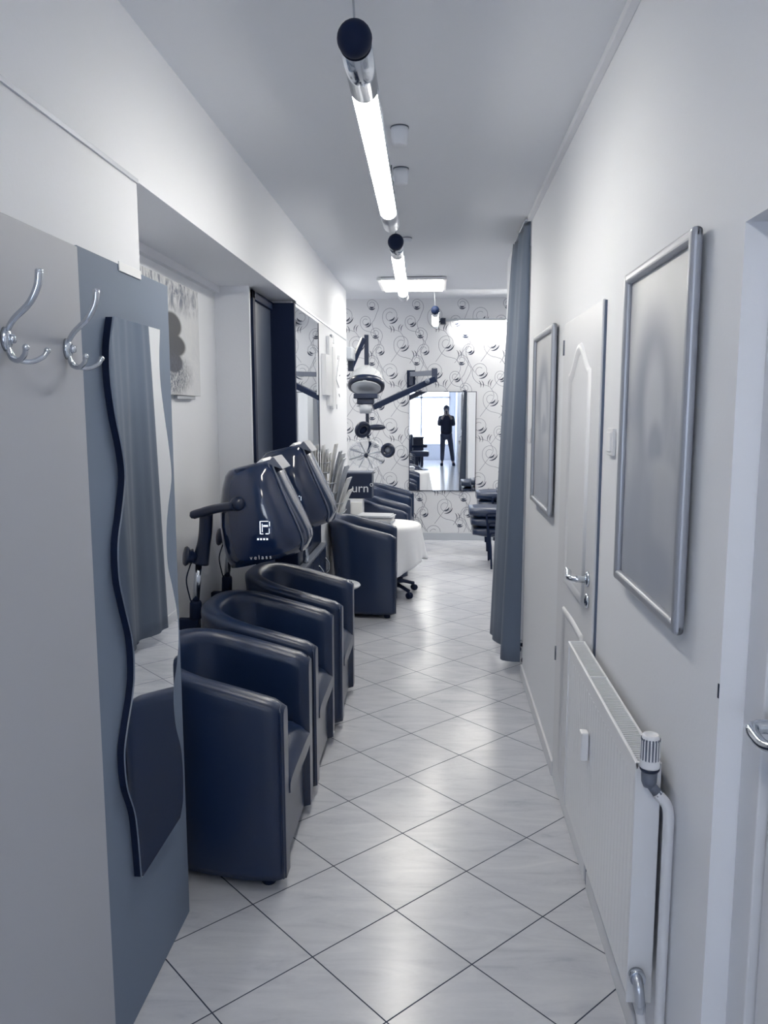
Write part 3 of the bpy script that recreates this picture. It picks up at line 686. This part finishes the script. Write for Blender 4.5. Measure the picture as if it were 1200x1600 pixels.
# ================================================================== STYLING UNIT (dark frame, tall mirror, low cabinet)
t = thing('dark_door_panel', 'tall dark framed glossy panel at the end of the alcove', 'panel', (-1.13, 1.9, 0))
bm = bm_new()
for a in ((-1.158, -1.100, 1.641, 1.69, 0, 2.245), (-1.158, -1.100, 1.641, 2.158, 2.20, 2.245)): add_box(bm, *a, .003)
obj('frame', bm, BLKM, t)
box('glossy_infill', (-1.155, -1.118, 1.69, 2.158, .0, 2.20), mat('dark_gloss_infill', (.055, .072, .115), .38, spec=.6), t)
t = thing('styling_unit', 'tall black styling unit with mirror front set against the left wall', 'cabinet', (-1.0, 2.6, 0))
obj('side_panel', add_box(bm_new(), -1.158, XL, 2.162, 2.20, 0, 2.243, .002), BLKM, t)
obj('top_rail', add_box(bm_new(), -.998, XL + .002, 2.20, 3.125, 2.225, 2.243, .001), SILV, t)
obj('mirror', add_box(bm_new(), -.998, XL - .002, 2.202, 3.12, .96, 2.225), MIRR, t)
obj('mirror_edge', add_box(bm_new(), -.998, XL + .001, 3.112, 3.125, .64, 2.225), BLK, t)
obj('back_panel', add_box(bm_new(), -.998, XL - .003, 2.202, 3.11, .62, .958), BLK, t)
t = thing('low_cabinet', 'black low cabinet with bow handles under the tall mirror', 'cabinet', (-.95, 2.6, 0))
obj('carcass', add_box(bm_new(), XL + .002, -.940, 2.17, 3.07, .02, .622, .003), BLK, t)
obj('counter_top', add_box(bm_new(), XL + .002, -.925, 2.165, 3.08, .622, .642, .003), GREYP, t)
for k, yy in enumerate((2.18, 2.48, 2.78)):
    dr = obj('drawer', add_box(bm_new(), -.940, -.930, yy, yy + .285, .05, .614, .003), BLK, t)
    bm = bm_new(); add_tube(bm, bez([(-.930, yy + .24, .42), (-.905, yy + .24, .45), (-.902, yy + .24, .50), (-.930, yy + .24, .54)], 6), .005, 8); obj('bow_handle', bm, CHROME, dr)
bm = bm_new(); add_lathe(bm, [(0, 0), (.018, 0), (.019, .05), (.012, .09), (.012, .12), (0, .12)], (-.949, 2.30, .642), k=18); tag(obj('spray_bottle', bm, CHROME), 'small silver bottle standing on the counter of the low black cabinet', 'bottle')

# wall clock of overlapping white plates
t = thing('wall_clock', 'white wall clock of overlapping upright plates with thin hands', 'clock', (-.96, 3.6, 1.9))
for k, (y0, y1, z0, z1, x_) in enumerate(((3.24, 3.56, 1.72, 2.02, -.940), (3.50, 3.72, 1.64, 2.17, -.950), (3.70, 3.84, 2.14, 2.20, -.955), (3.66, 3.86, 1.62, 2.10, -.945))):
    obj('plate', add_box(bm_new(), XL + .0005, x_, y0, y1, z0, z1, .002), CABW if k != 2 else LGREY, t)
bm = bm_new(); add_lathe(bm, [(0, 0), (.012, 0), (.012, .01), (0, .01)], (XL + .001, 4.02, 1.86), (1, 0, 0), 14)
add_bar(bm, (XL + .008, 4.02, 1.86), (XL + .008, 4.20, 1.80), .004, .012); add_bar(bm, (XL + .008, 4.02, 1.86), (XL + .008, 4.24, 2.07), .004, .010); obj('hands', bm, GREYP, t)
bm = bm_new()
for k in range(8):
    a = 2 * PI * k / 8 + .2; add_bar(bm, (XL + .003, 4.02 + .26 * math.cos(a), 1.86 + .21 * math.sin(a)), (XL + .003, 4.02 + .31 * math.cos(a), 1.86 + .25 * math.sin(a)), .003, .009)
obj('hour_mark', bm, GREYP, t)

# ================================================================== MAGAZINES, TABLES
t = thing('magazine_rack', 'wall-mounted wire magazine rack on the white wall behind the hood dryers', 'magazine rack', (-.9, 3.2, .85))
bm = bm_new()
for y_ in (3.10, 3.30): add_tube(bm, [(XL + .006, y_, .84), (XL + .006, y_, 1.32)], .004, 8)
for zz, dx_ in ((.85, .17), (1.0, .12), (1.15, .07)):
    for z2 in (zz, zz + .07): add_tube(bm, [(XL + .006, 3.10, z2), (XL + dx_, 3.10, z2 + .01), (XL + dx_, 3.30, z2 + .01), (XL + .006, 3.30, z2)], .0035, 8)
obj('wire_frame', bm, SILV, t)
for zz, dx_ in ((.848, .165), (.998, .115), (1.148, .065)): obj('shelf', add_box(bm_new(), XL + .003, XL + dx_, 3.10, 3.30, zz, zz + .004), LGREY, t)
COV = [mat('cover_a', (.68, .69, .71), .3), mat('cover_b', (.50, .52, .56), .3), mat('cover_c', (.72, .72, .72), .3), mat('cover_d', (.30, .33, .40), .3), mat('cover_e', (.60, .62, .66), .3)]
def magazine(x_, y_, z_, lean, turn, h, wd, th, m_, bend=.0):
    M = Matrix.Translation((x_, y_, z_)) @ Matrix.Rotation(turn, 4, 'Z') @ Matrix.Rotation(lean, 4, 'Y')
    bm = bm_new(); rings = []
    for i in range(7):
        q = i / 6; o_ = bend * q * q
        rings.append([M @ Vector(p) for p in ((-th / 2 + o_, -wd / 2, h * q), (th / 2 + o_, -wd / 2, h * q), (th / 2 + o_, wd / 2, h * q), (-th / 2 + o_, wd / 2, h * q))])
    loft(bm, rings, smooth=False)
    o = obj('magazine', bm, m_); tag(o, 'upright magazine leaning in the wire rack by the white wall', 'magazine', 'magazines in the wire rack'); return o
for k in range(3): magazine(-.958 + .018 * k, 3.17 + .006 * k, 1.154, .01 + .03 * k, .05, .20 - .03 * k, .15, .010, COV[k % 5], .004)
for k in range(3): magazine(-.912 + .016 * k, 3.18, 1.004, .06 + .06 * k, .0, .36 - .05 * k, .15, .010, COV[(k + 2) % 5], .03)
for k in range(4): magazine(-.880 + .018 * k, 3.18, .854, .09 + .05 * k, -.1, .44 - .085 * k, .14, .010, COV[(k * 2 + 1) % 5], .03)
magazine(-.950, 3.13, .854, .0, .05, .45, .012, .05, COV[2], .0)
# round table under a white cloth
TC = (-.565, 4.20); TR = .30; TZ = .625
t = thing('round_table', 'round pedestal table hidden under the white cloth, castor feet showing', 'table', (TC[0], TC[1], 0))
obj('table_top', add_lathe(bm_new(), [(0, 0), (TR - .01, 0), (TR - .005, .01), (TR - .01, .02), (0, .02)], (TC[0], TC[1], TZ - .026), k=40), GREYP, t)
obj('pedestal', add_lathe(bm_new(), [(0, 0), (.03, 0), (.025, .1), (.02, .5), (0, .5)], (TC[0], TC[1], .09), k=20), BLKM, t)
for k in range(5):
    a = -.72 + 2 * PI * k / 5; d = Vector((math.cos(a), math.sin(a), 0)); c0 = Vector((TC[0], TC[1], 0))
    bm = bm_new(); add_tube(bm, bez([c0 + Vector((0, 0, .11)), c0 + d * .15 + Vector((0, 0, .10)), c0 + d * .28 + Vector((0, 0, .065))], 5), [.022] * 6 + [.016] * 5, 10); lg = obj('foot', bm, BLKM, t)
    bm = bm_new(); p = c0 + d * .285; s_ = Vector((-d.y, d.x, 0))
    for q in (-.014, .014): add_lathe(bm, [(0, -.007), (.026, -.007), (.028, 0), (.026, .007), (0, .007)], p + s_ * q + Vector((0, 0, .028)), s_, 16)
    obj('castor', bm, BLKM, lg)
bm = bm_new(); rings = []; K = 96
for q, (r_, z_) in enumerate([(.02, TZ + .001), (.15, TZ + .001), (.27, TZ), (.295, TZ - .003), (.306, TZ - .015), (.310, TZ - .04)] + [(None, i / 10) for i in range(1, 11)]):
    rr = []
    for i in range(K):
        a = 2 * PI * i / K
        if r_ is None:
            s_ = z_; dr = .31 - .08 * max(0, math.cos(2 * a + 1.0)) ; zz = TZ - .04 - s_ * (.335 + .075 * math.cos(2 * (a + 1.75)) + .008 * math.sin(11 * a))
            rad = .310 + s_ * (.030 + .018 * math.sin(9 * a + 1) + .012 * math.sin(14 * a))
        else: rad, zz = r_, z_
        rr.append(Vector((TC[0] + rad * math.cos(a), TC[1] + rad * math.sin(a), zz)))
    rings.append(rr)
loft(bm, rings, True, False); cl = obj('tablecloth', bm, CLOTH); md = cl.modifiers.new('t', 'SOLIDIFY'); md.thickness = .002; md.offset = 1
tag(cl, 'white cloth hanging in soft folds over the small round table', 'tablecloth')
for k in range(9):
    a = random.uniform(-.15, .15); M = Matrix.Translation((-.645 + random.uniform(-.012, .012), 4.20 + random.uniform(-.01, .01), TZ + .004 + k * .0085)) @ Matrix.Rotation(a + PI / 2, 4, 'Z')
    o = obj('magazine', add_box(bm_new(), -.105, .105, -.145, .145, 0, .0078, .002, 1, M), COV[(k * 3) % 5] if k else COV[1])
    tag(o, 'magazine lying flat in the pile on the white-clothed table', 'magazine', 'magazines piled on the white-clothed table')
# leaflet stand with a black display box
t = thing('leaflet_stand', 'narrow white stand with leaflet pocket between table and left wall', 'stand', (-.88, 4.62, 0))
obj('body', add_box(bm_new(), -.958, -.80, 4.54, 4.70, 0, .80, .004), CABW, t)
obj('side_strip', add_box(bm_new(), -.958, -.915, 4.534, 4.541, .30, .79, .002), GREYP, t)
obj('leaflet_pocket', add_box(bm_new(), -.905, -.805, 4.524, 4.541, .60, .77, .003), PAPER, t)
t = thing('display_box', 'black display box with light lettering above the leaflet stand', 'box', (-.83, 4.65, .80))
obj('box_body', add_box(bm_new(), -.965, -.715, 4.55, 4.75, .802, 1.03, .003), BLK, t)
obj('lid', add_box(bm_new(), -.966, -.714, 4.549, 4.755, 1.03, 1.042, .002), GREYP, t)
text('lettering', 'urn°', .115, basis((-.800, 4.5495, .895), (1, 0, 0), (0, 0, 1)), PRINT, t)
# low round side table
t = thing('side_table', 'small low round side table with grey top behind the third tub chair', 'side table', (-.80, 2.53, 0))
obj('table_top', add_lathe(bm_new(), [(0, 0), (.165, 0), (.172, .006), (.168, .014), (0, .014)], (-.795, 2.53, .44), k=44), LGREY, t)
obj('stem', add_lathe(bm_new(), [(0, 0), (.014, 0), (.014, .43), (0, .43)], (-.795, 2.53, .012), k=16), CHROME, t)
obj('base', add_lathe(bm_new(), [(0, 0), (.13, 0), (.13, .006), (.02, .016), (0, .016)], (-.795, 2.53, 0), k=32), CHROME, t)

# ================================================================== GLASS BOWL DRYERS ON WALL ARMS
def bowl_dryer_upper():
    t = thing('glass_bowl_dryer', 'hair dryer with clear glass bowl on a black folding wall arm', 'hair dryer', (-.82, 5.2, 1.87))
    obj('wall_mount', add_box(bm_new(), -1.02, -.925, 4.8405, 5.16, 2.08, 2.19, .006), LGREY, t)
    obj('arm_lower', add_bar(bm_new(), (-.965, 5.15, 2.02), (-.85, 5.22, 2.30), .045, .045, .004), BLK, t)
    bm = bm_new(); add_bar(bm, (-.822, 5.24, 2.335), (-.822, 5.24, 2.045), .042, .042, .004); obj('arm_upper', bm, BLK, t)
    obj('hinge', add_box(bm_new(), -.995, -.94, 5.12, 5.18, 1.98, 2.09, .006), BLK, t)
    c = Vector((-.822, 5.2, 1.865)); ax = Vector((0, -.42, -.9)).normalized()   # opening tilts toward the corridor
    bm = bm_new(); prof = []
    for i in range(13):
        a = PI / 2 * i / 12; prof.append((.172 * math.sin(a) , .172 * math.cos(a)))
    prof = [(max(r_, .002), h) for r_, h in prof] + [(.172, -.02), (.166, -.02)] + [(max(.166 * math.sin(PI / 2 * i / 12), .002), .166 * math.cos(PI / 2 * i / 12)) for i in range(12, -1, -1)]
    add_lathe(bm, prof, c, -ax, 40); obj('glass_bowl', bm, PLAST, t)
    bm = bm_new(); add_lathe(bm, [(.150, -.045), (.178, -.045), (.182, -.02), (.178, .008), (.150, .008), (.150, -.045)], c, -ax, 40); obj('rim', bm, BLK, t)
    obj('logo_plate', add_box(bm_new(), -.838, -.806, 5.02, 5.025, 1.875, 1.89), LGREY, t)
    bm = bm_new(); add_lathe(bm, [(.05, 0), (.145, .0), (.145, .01), (.05, .01)], c + Vector((0, -.05, -.05)), -ax, 32); obj('inner_ring', bm, LGREY, t)
    bm = bm_new(); add_box(bm, -.935, -.705, 5.06, 5.20, 1.715, 1.765, .008); add_box(bm, -.905, -.74, 5.08, 5.19, 1.66, 1.72, .01); obj('motor_housing', bm, BLK, t)
    obj('collar', add_lathe(bm_new(), [(0, 0), (.055, 0), (.065, .085), (0, .085)], (-.825, 5.13, 1.572), k=24), LGREY, t)
bowl_dryer_upper()
def bowl_dryer_lower():
    t = thing('ring_dryer', 'hair processor with padded rings and clear bowl on a long wall arm', 'hair dryer', (-.8, 5.8, 1.5))
    obj('wall_plate', add_box(bm_new(), -.50, -.40, YE - .05, YE - .0005, 1.87, 2.08, .006), BLKM, t)
    obj('bracket', add_box(bm_new(), -.47, -.42, YE - .16, YE - .05, 1.90, 2.05, .004), BLK, t)
    obj('arm_upper', add_bar(bm_new(), (-.44, YE - .13, 2.03), (-.15, 6.0, 2.00), .05, .055, .004), GREYP, t)
    bm = bm_new(); add_box(bm, -.19, -.13, 5.97, 6.05, 1.90, 2.05, .006); obj('elbow', bm, BLK, t)
    obj('arm_lower', add_bar(bm_new(), (-.155, 5.98, 1.935), (-.80, 5.72, 1.635), .05, .062, .004), BLK, t)
    bm = bm_new(); add_lathe(bm, [(0, 0), (.026, 0), (.026, .05), (0, .05)], (-.235, 5.915, 1.91), (0, -1, 0), 20); obj('joint', bm, GREYP, t)
    obj('drop_rod', add_bar(bm_new(), (-.86, 5.72, 1.64), (-.86, 5.72, 1.43), .035, .035, .004), BLK, t)
    for nm, c, ax, r_ in (('padded_ring', (-.915, 5.66, 1.41), (.55, -.75, -.35), .085), ('round_head', (-.632, 5.66, 1.185), (-.25, -.95, .1), .072)):
        bm = bm_new(); a = Vector(ax)
        add_lathe(bm, [(r_ * .55, .0), (r_, -.0), (r_ * 1.08, .02), (r_, .045), (r_ * .55, .045), (r_ * .55, 0)], c, a, 30); rr = obj(nm, bm, BLK, t)
        bm = bm_new(); add_lathe(bm, [(0, .012), (r_ * .56, .012), (r_ * .5, .030), (r_ * .2, .034), (0, .034)], c, a, 26); obj('grille', bm, BLKM if nm == 'padded_ring' else GREYP, rr)
    bm = bm_new(); add_sphere(bm, (-.765, 5.70, 1.425), .10, 22, (1, .55, .32)); obj('side_pad', bm, BLK, t)
    bm = bm_new(); add_tube(bm, bez([(-.86, 5.72, 1.45), (-.88, 5.76, 1.38), (-.84, 5.80, 1.25), (-.88, 5.78, 1.10)], 6), .014, 10); obj('spine', bm, BLKM, t)
    c = Vector((-.875, 5.72, 1.13)); ax = Vector((0, -.8, -.6)).normalized()
    bm = bm_new(); R_ = .20; prof = [(max(R_ * math.sin(PI / 2 * i / 10), .003), .8 * R_ * math.cos(PI / 2 * i / 10)) for i in range(11)]
    prof += [((R_ - .006) * r_ / R_, h * .97) for r_, h in prof[::-1]]
    add_lathe(bm, prof, c, -ax, 36); obj('clear_bowl', bm, PLAST, t)
    a1 = ax.orthogonal().normalized(); a2 = ax.cross(a1)
    for k in range(8):
        d = a1 * math.cos(2 * PI * k / 8 + .2) + a2 * math.sin(2 * PI * k / 8 + .2)
        bm = bm_new(); add_tube(bm, bez([c - ax * .01, c + d * .1 - ax * .01, c + d * .19], 4), [.006] * 4 + [.011] * 5, 8, sx=.4); obj('vane', bm, LGREY, t)
    bm = bm_new(); add_sphere(bm, c + ax * .0, .024, 16); obj('hub', bm, BLK, t)
bowl_dryer_lower()

# wall mirror on the patterned wall
t = thing('wall_mirror', 'upright thin-edged mirror on the patterned end wall reflecting the corridor', 'mirror', (-.065, YE, 1.22))
obj('edge', add_box(bm_new(), -.474, .344, YE - .014, YE - .0005, .612, 1.826, .001), BLK, t)
obj('glass', add_box(bm_new(), -.466, .336, YE - .0165, YE - .0145, .620, 1.818), MIRR, t)

# ================================================================== STACKED CHAIRS
def salon_chair(label, group):
    t = thing('stacking_chair', label, 'chair', (0, 0, 0), group)
    def pad(nm, x0, x1, w_, z0, z1, tilt):
        bm = bm_new(); rings = []
        for i in range(11):
            s_ = i / 10; x_ = x0 + (x1 - x0) * s_; h = math.sin(PI * min(.93, max(.07, s_))) ** .22; ww = w_ * (.86 + .14 * math.sin(PI * max(.0, min(1, s_))) ** .6)
            rings.append([Vector((x_, math.copysign(abs(math.cos(a)) ** .5, math.cos(a)) * ww, (z0 + z1) / 2 + tilt * s_ + math.copysign(abs(math.sin(a)) ** .6, math.sin(a)) * (z1 - z0) / 2 * h)) for a in [2 * PI * k / 20 for k in range(20)]])
        loft(bm, rings); return obj(nm, bm, LEATH, t)
    pad('seat', -.23, .21, .225, .318, .432, -.01)
    bm = bm_new(); rings = []
    for i in range(9):
        s_ = i / 8; zz = .56 + .26 * s_; hw = .21 * (.9 + .1 * math.sin(PI * s_)); th_ = .022 * math.sin(PI * min(.94, max(.06, s_))) ** .4; xb = .235 + .05 * s_
        rings.append([Vector((xb + math.cos(a) * th_ + .03 * (1 - (math.sin(a)) ** 2) * 0, math.copysign(abs(math.sin(a)) ** .5, math.sin(a)) * hw, zz)) for a in [2 * PI * k / 20 for k in range(20)]])
    loft(bm, rings); obj('backrest', bm, LEATH, t)
    bm = bm_new(); add_tube(bm, bez([(.20, -.17, .43), (.10, -.20, .50), (.06, -.17, .58), (.10, 0, .62), (.06, .17, .58), (.10, .20, .50), (.20, .17, .43)], 6), .006, 8); obj('back_hoop', bm, CHROME, t)
    for s_ in (-1, 1):
        bm = bm_new(); add_tube(bm, bez([(-.04, s_ * .235, 0), (-.05, s_ * .235, .22), (-.06, s_ * .232, .33), (-.05, s_ * .23, .365), (.0, s_ * .23, .372), (.16, s_ * .23, .372), (.215, s_ * .228, .42), (.25, s_ * .225, .62), (.285, s_ * .20, .80)], 5), .010, 10); obj('side_frame', bm, BLKM, t)
        bm = bm_new(); add_tube(bm, [(.10, s_ * .23, .37), (.26, s_ * .235, 0)], .010, 10); obj('rear_leg', bm, BLKM, t)
    return t
g1 = 'stack of black chairs nearer, beside the curtain'; 
pc = salon_chair('black padded chair, lowest of the nearer stack beside the curtain', g1); pc.location = (.48, 5.55, -.0)
pc.location = (.475, 5.56, 0)
for k, lb in ((1, 'black padded chair, middle of the nearer stack beside the curtain'), (2, 'black padded chair, topmost of the nearer stack beside the curtain')):
    dup(pc, (.475 - .018 * k, 5.56, .100 * k), 0, lb)
for k, lb in enumerate(('black padded chair, lowest of the farther stack by the end wall', 'black padded chair, second from the floor in the farther stack by the end wall', 'black padded chair, third from the floor in the farther stack by the end wall', 'black padded chair, topmost of the farther stack by the end wall')):
    dup(pc, (.60 - .018 * k, 6.30, .095 * k), 0, lb)['group'] = 'stack of black chairs farther, by the end wall'

# rolling stand whose dark foot shows below the curtain
t = thing('rolling_stand', 'dark rolling stand standing behind the grey curtain', 'stand', (.60, 2.45, 0))
obj('pole', add_lathe(bm_new(), [(0, 0), (.016, 0), (.016, 1.1), (0, 1.1)], (.60, 2.45, .06), k=14), BLKM, t)
for k in range(5):
    a = 2.6 + 2 * PI * k / 5; d = Vector((math.cos(a), math.sin(a), 0)); c0 = Vector((.60, 2.45, 0))
    if abs(d.x * .24) > .24: continue
    lg = obj('foot', add_tube(bm_new(), [c0 + Vector((0, 0, .08)), c0 + d * .20 + Vector((0, 0, .055))], [.020, .012], 10), BLKM, t)
    obj('castor', add_lathe(bm_new(), [(0, -.01), (.022, -.01), (.024, 0), (.022, .01), (0, .01)], c0 + d * .20 + Vector((0, 0, .024)), (-d.y, d.x, 0), 14), BLKM, lg)

# ================================================================== BEHIND THE CAMERA (seen in the mirrors)
t = thing('styling_chair', 'black hairdressing chair reflected at the left of the end-wall mirror', 'chair', (-.60, -4.4, 0))
obj('base', add_lathe(bm_new(), [(0, 0), (.24, 0), (.24, .01), (.04, .03), (.03, .04), (.03, .36), (0, .36)], (-.62, -4.4, 0), k=32), CHROME, t)
obj('seat', add_box(bm_new(), -.87, -.37, -4.65, -4.15, .36, .50, .04, 4), LEATH, t)
obj('backrest', add_box(bm_new(), -.88, -.80, -4.64, -4.16, .50, .95, .03, 4), LEATH, t)
for s_ in (-4.66, -4.19): obj('armrest', add_box(bm_new(), -.82, -.42, s_, s_ + .05, .60, .66, .02, 3), BLKM, t)
t = thing('styling_desk', 'dark desk beside the window reflected in the end-wall mirror', 'desk', (-.95, -5.7, 0))
obj('desk_top', add_box(bm_new(), -1.45, -.52, -6.1, -5.4, .80, .84, .006), BLK, t)
for yy in (-6.08, -5.45): obj('side', add_box(bm_new(), -1.43, -.55, yy, yy + .03, 0, .80, .003), BLK, t)

# person: photographer figure, skinned skeleton
def skin_body(name, V, E_, mats, parent=None, sub=2, root=0):
    me = bpy.data.meshes.new(name); me.from_pydata([v_[0] for v_ in V], E_, []); o = bpy.data.objects.new(name, me); COL.objects.link(o)
    md = o.modifiers.new('k', 'SKIN'); md.use_smooth_shade = True
    for i, v_ in enumerate(V):
        r_ = v_[1]; sv = me.skin_vertices[0].data[i]; sv.radius = r_ if isinstance(r_, tuple) else (r_, r_); sv.use_root = (i == root)
    s_ = o.modifiers.new('s', 'SUBSURF'); s_.levels = s_.render_levels = sub
    dg = bpy.context.evaluated_depsgraph_get(); m2 = bpy.data.meshes.new_from_object(o.evaluated_get(dg)); bpy.data.objects.remove(o)
    off_ = wpos(parent) if parent else Vector()
    m2.materials.clear(); m2.materials.append(mats)
    for p in m2.polygons: p.use_smooth = True
    o = bpy.data.objects.new(name, m2); COL.objects.link(o); o.parent = parent
    return o
px_, py_ = .10, -5.95
t = thing('person', 'person in dark jacket and trousers holding a phone up, reflected in the end-wall mirror', 'person', (px_, py_, 0))
V = [((0, 0, .93), (.14, .10)), ((0, 0, 1.08), (.125, .09)), ((0, .0, 1.25), (.14, .10)), ((0, 0, 1.38), (.12, .085)), ((0, .01, 1.46), .05), ((0, .03, 1.53), .058), ((0, .045, 1.60), (.070, .086)), ((0, .04, 1.665), (.062, .075)),
     ((-.17, 0, 1.37), .055), ((-.20, .08, 1.16), .043), ((-.12, .24, 1.36), .034), ((-.06, .28, 1.46), .026),
     ((.17, 0, 1.37), .055), ((.20, .08, 1.16), .043), ((.14, .24, 1.36), .034), ((.07, .28, 1.46), .026),
     ((-.09, 0, .86), .085), ((-.10, .02, .50), .055), ((-.11, -.03, .10), .038), ((-.13, .08, .035), .032),
     ((.09, 0, .86), .085), ((.15, .02, .50), .055), ((.20, -.03, .10), .038), ((.24, .08, .035), .032)]
E_ = [(0, 1), (1, 2), (2, 3), (3, 4), (4, 5), (5, 6), (6, 7), (3, 8), (8, 9), (9, 10), (10, 11), (3, 12), (12, 13), (13, 14), (14, 15), (0, 16), (16, 17), (17, 18), (18, 19), (0, 20), (20, 21), (21, 22), (22, 23)]
for s_, wr in ((-1, 11), (1, 15)):
    for f in range(4):
        b = len(V); V += [((s_ * (.045 - .004 * f), .30, 1.475 + .018 * f), .0095), ((s_ * .03, .325, 1.478 + .019 * f), .0085), ((s_ * (.010 + .003 * f), .322, 1.478 + .019 * f), .0075)]; E_ += [(wr, b), (b, b + 1), (b + 1, b + 2)]
    b = len(V); V += [((s_ * .05, .285, 1.49), .010), ((s_ * .03, .275, 1.505), .009)]; E_ += [(wr, b), (b, b + 1)]
skin_body('body', V, E_, SKIN, t)
JV = [((0, 0, .82), (.195, .14)), ((0, 0, 1.08), (.180, .13)), ((0, 0, 1.25), (.190, .135)), ((0, 0, 1.40), (.15, .11)), ((-.165, 0, 1.365), .080), ((-.205, .08, 1.155), .066), ((-.125, .235, 1.355), .044), ((.165, 0, 1.365), .080), ((.205, .08, 1.155), .066), ((.145, .235, 1.355), .044), ((0, .01, 1.455), .066)]
skin_body('jacket', JV, [(0, 1), (1, 2), (2, 3), (3, 4), (4, 5), (5, 6), (3, 7), (7, 8), (8, 9), (3, 10)], JACK, t)
TV = [((0, 0, .90), (.150, .115)), ((-.09, 0, .84), .098), ((-.10, .02, .50), .070), ((-.11, -.03, .12), .058), ((.09, 0, .84), .098), ((.15, .02, .50), .070), ((.20, -.03, .12), .058)]
skin_body('trousers', TV, [(0, 1), (1, 2), (2, 3), (0, 4), (4, 5), (5, 6)], TROU, t)
for s_ in (-.12, .22): obj('shoe', add_box(bm_new(), px_ + s_ - .045, px_ + s_ + .045, py_ - .09, py_ + .19, 0, .085, .035, 4), BLKM, t)
bm = bm_new(); add_sphere(bm, (px_, py_ + .015, 1.625), .098, 20, (.9, 1.0, 1.1)); add_tube(bm, [(px_, py_ - .04, 1.62), (px_, py_ - .055, 1.50), (px_, py_ - .05, 1.42)], [.085, .075, .03], 14); obj('hair', bm, HAIR, t)
for s_ in (-1, 1): obj('eye', add_sphere(bm_new(), (px_ + s_ * .028, py_ + .128, 1.605), .009, 10), BLKM, t)
obj('nose', add_tube(bm_new(), [(px_, py_ + .128, 1.60), (px_, py_ + .145, 1.57)], [.006, .012], 8), SKIN, t)
obj('mouth', add_box(bm_new(), px_ - .02, px_ + .02, py_ + .12, py_ + .128, 1.538, 1.546, .002), TROU, t)
tag(obj('phone', add_box(bm_new(), px_ - .038, px_ + .038, py_ + .300, py_ + .308, 1.46, 1.56, .003), BLK), 'black phone held up by the person in the mirror', 'phone')
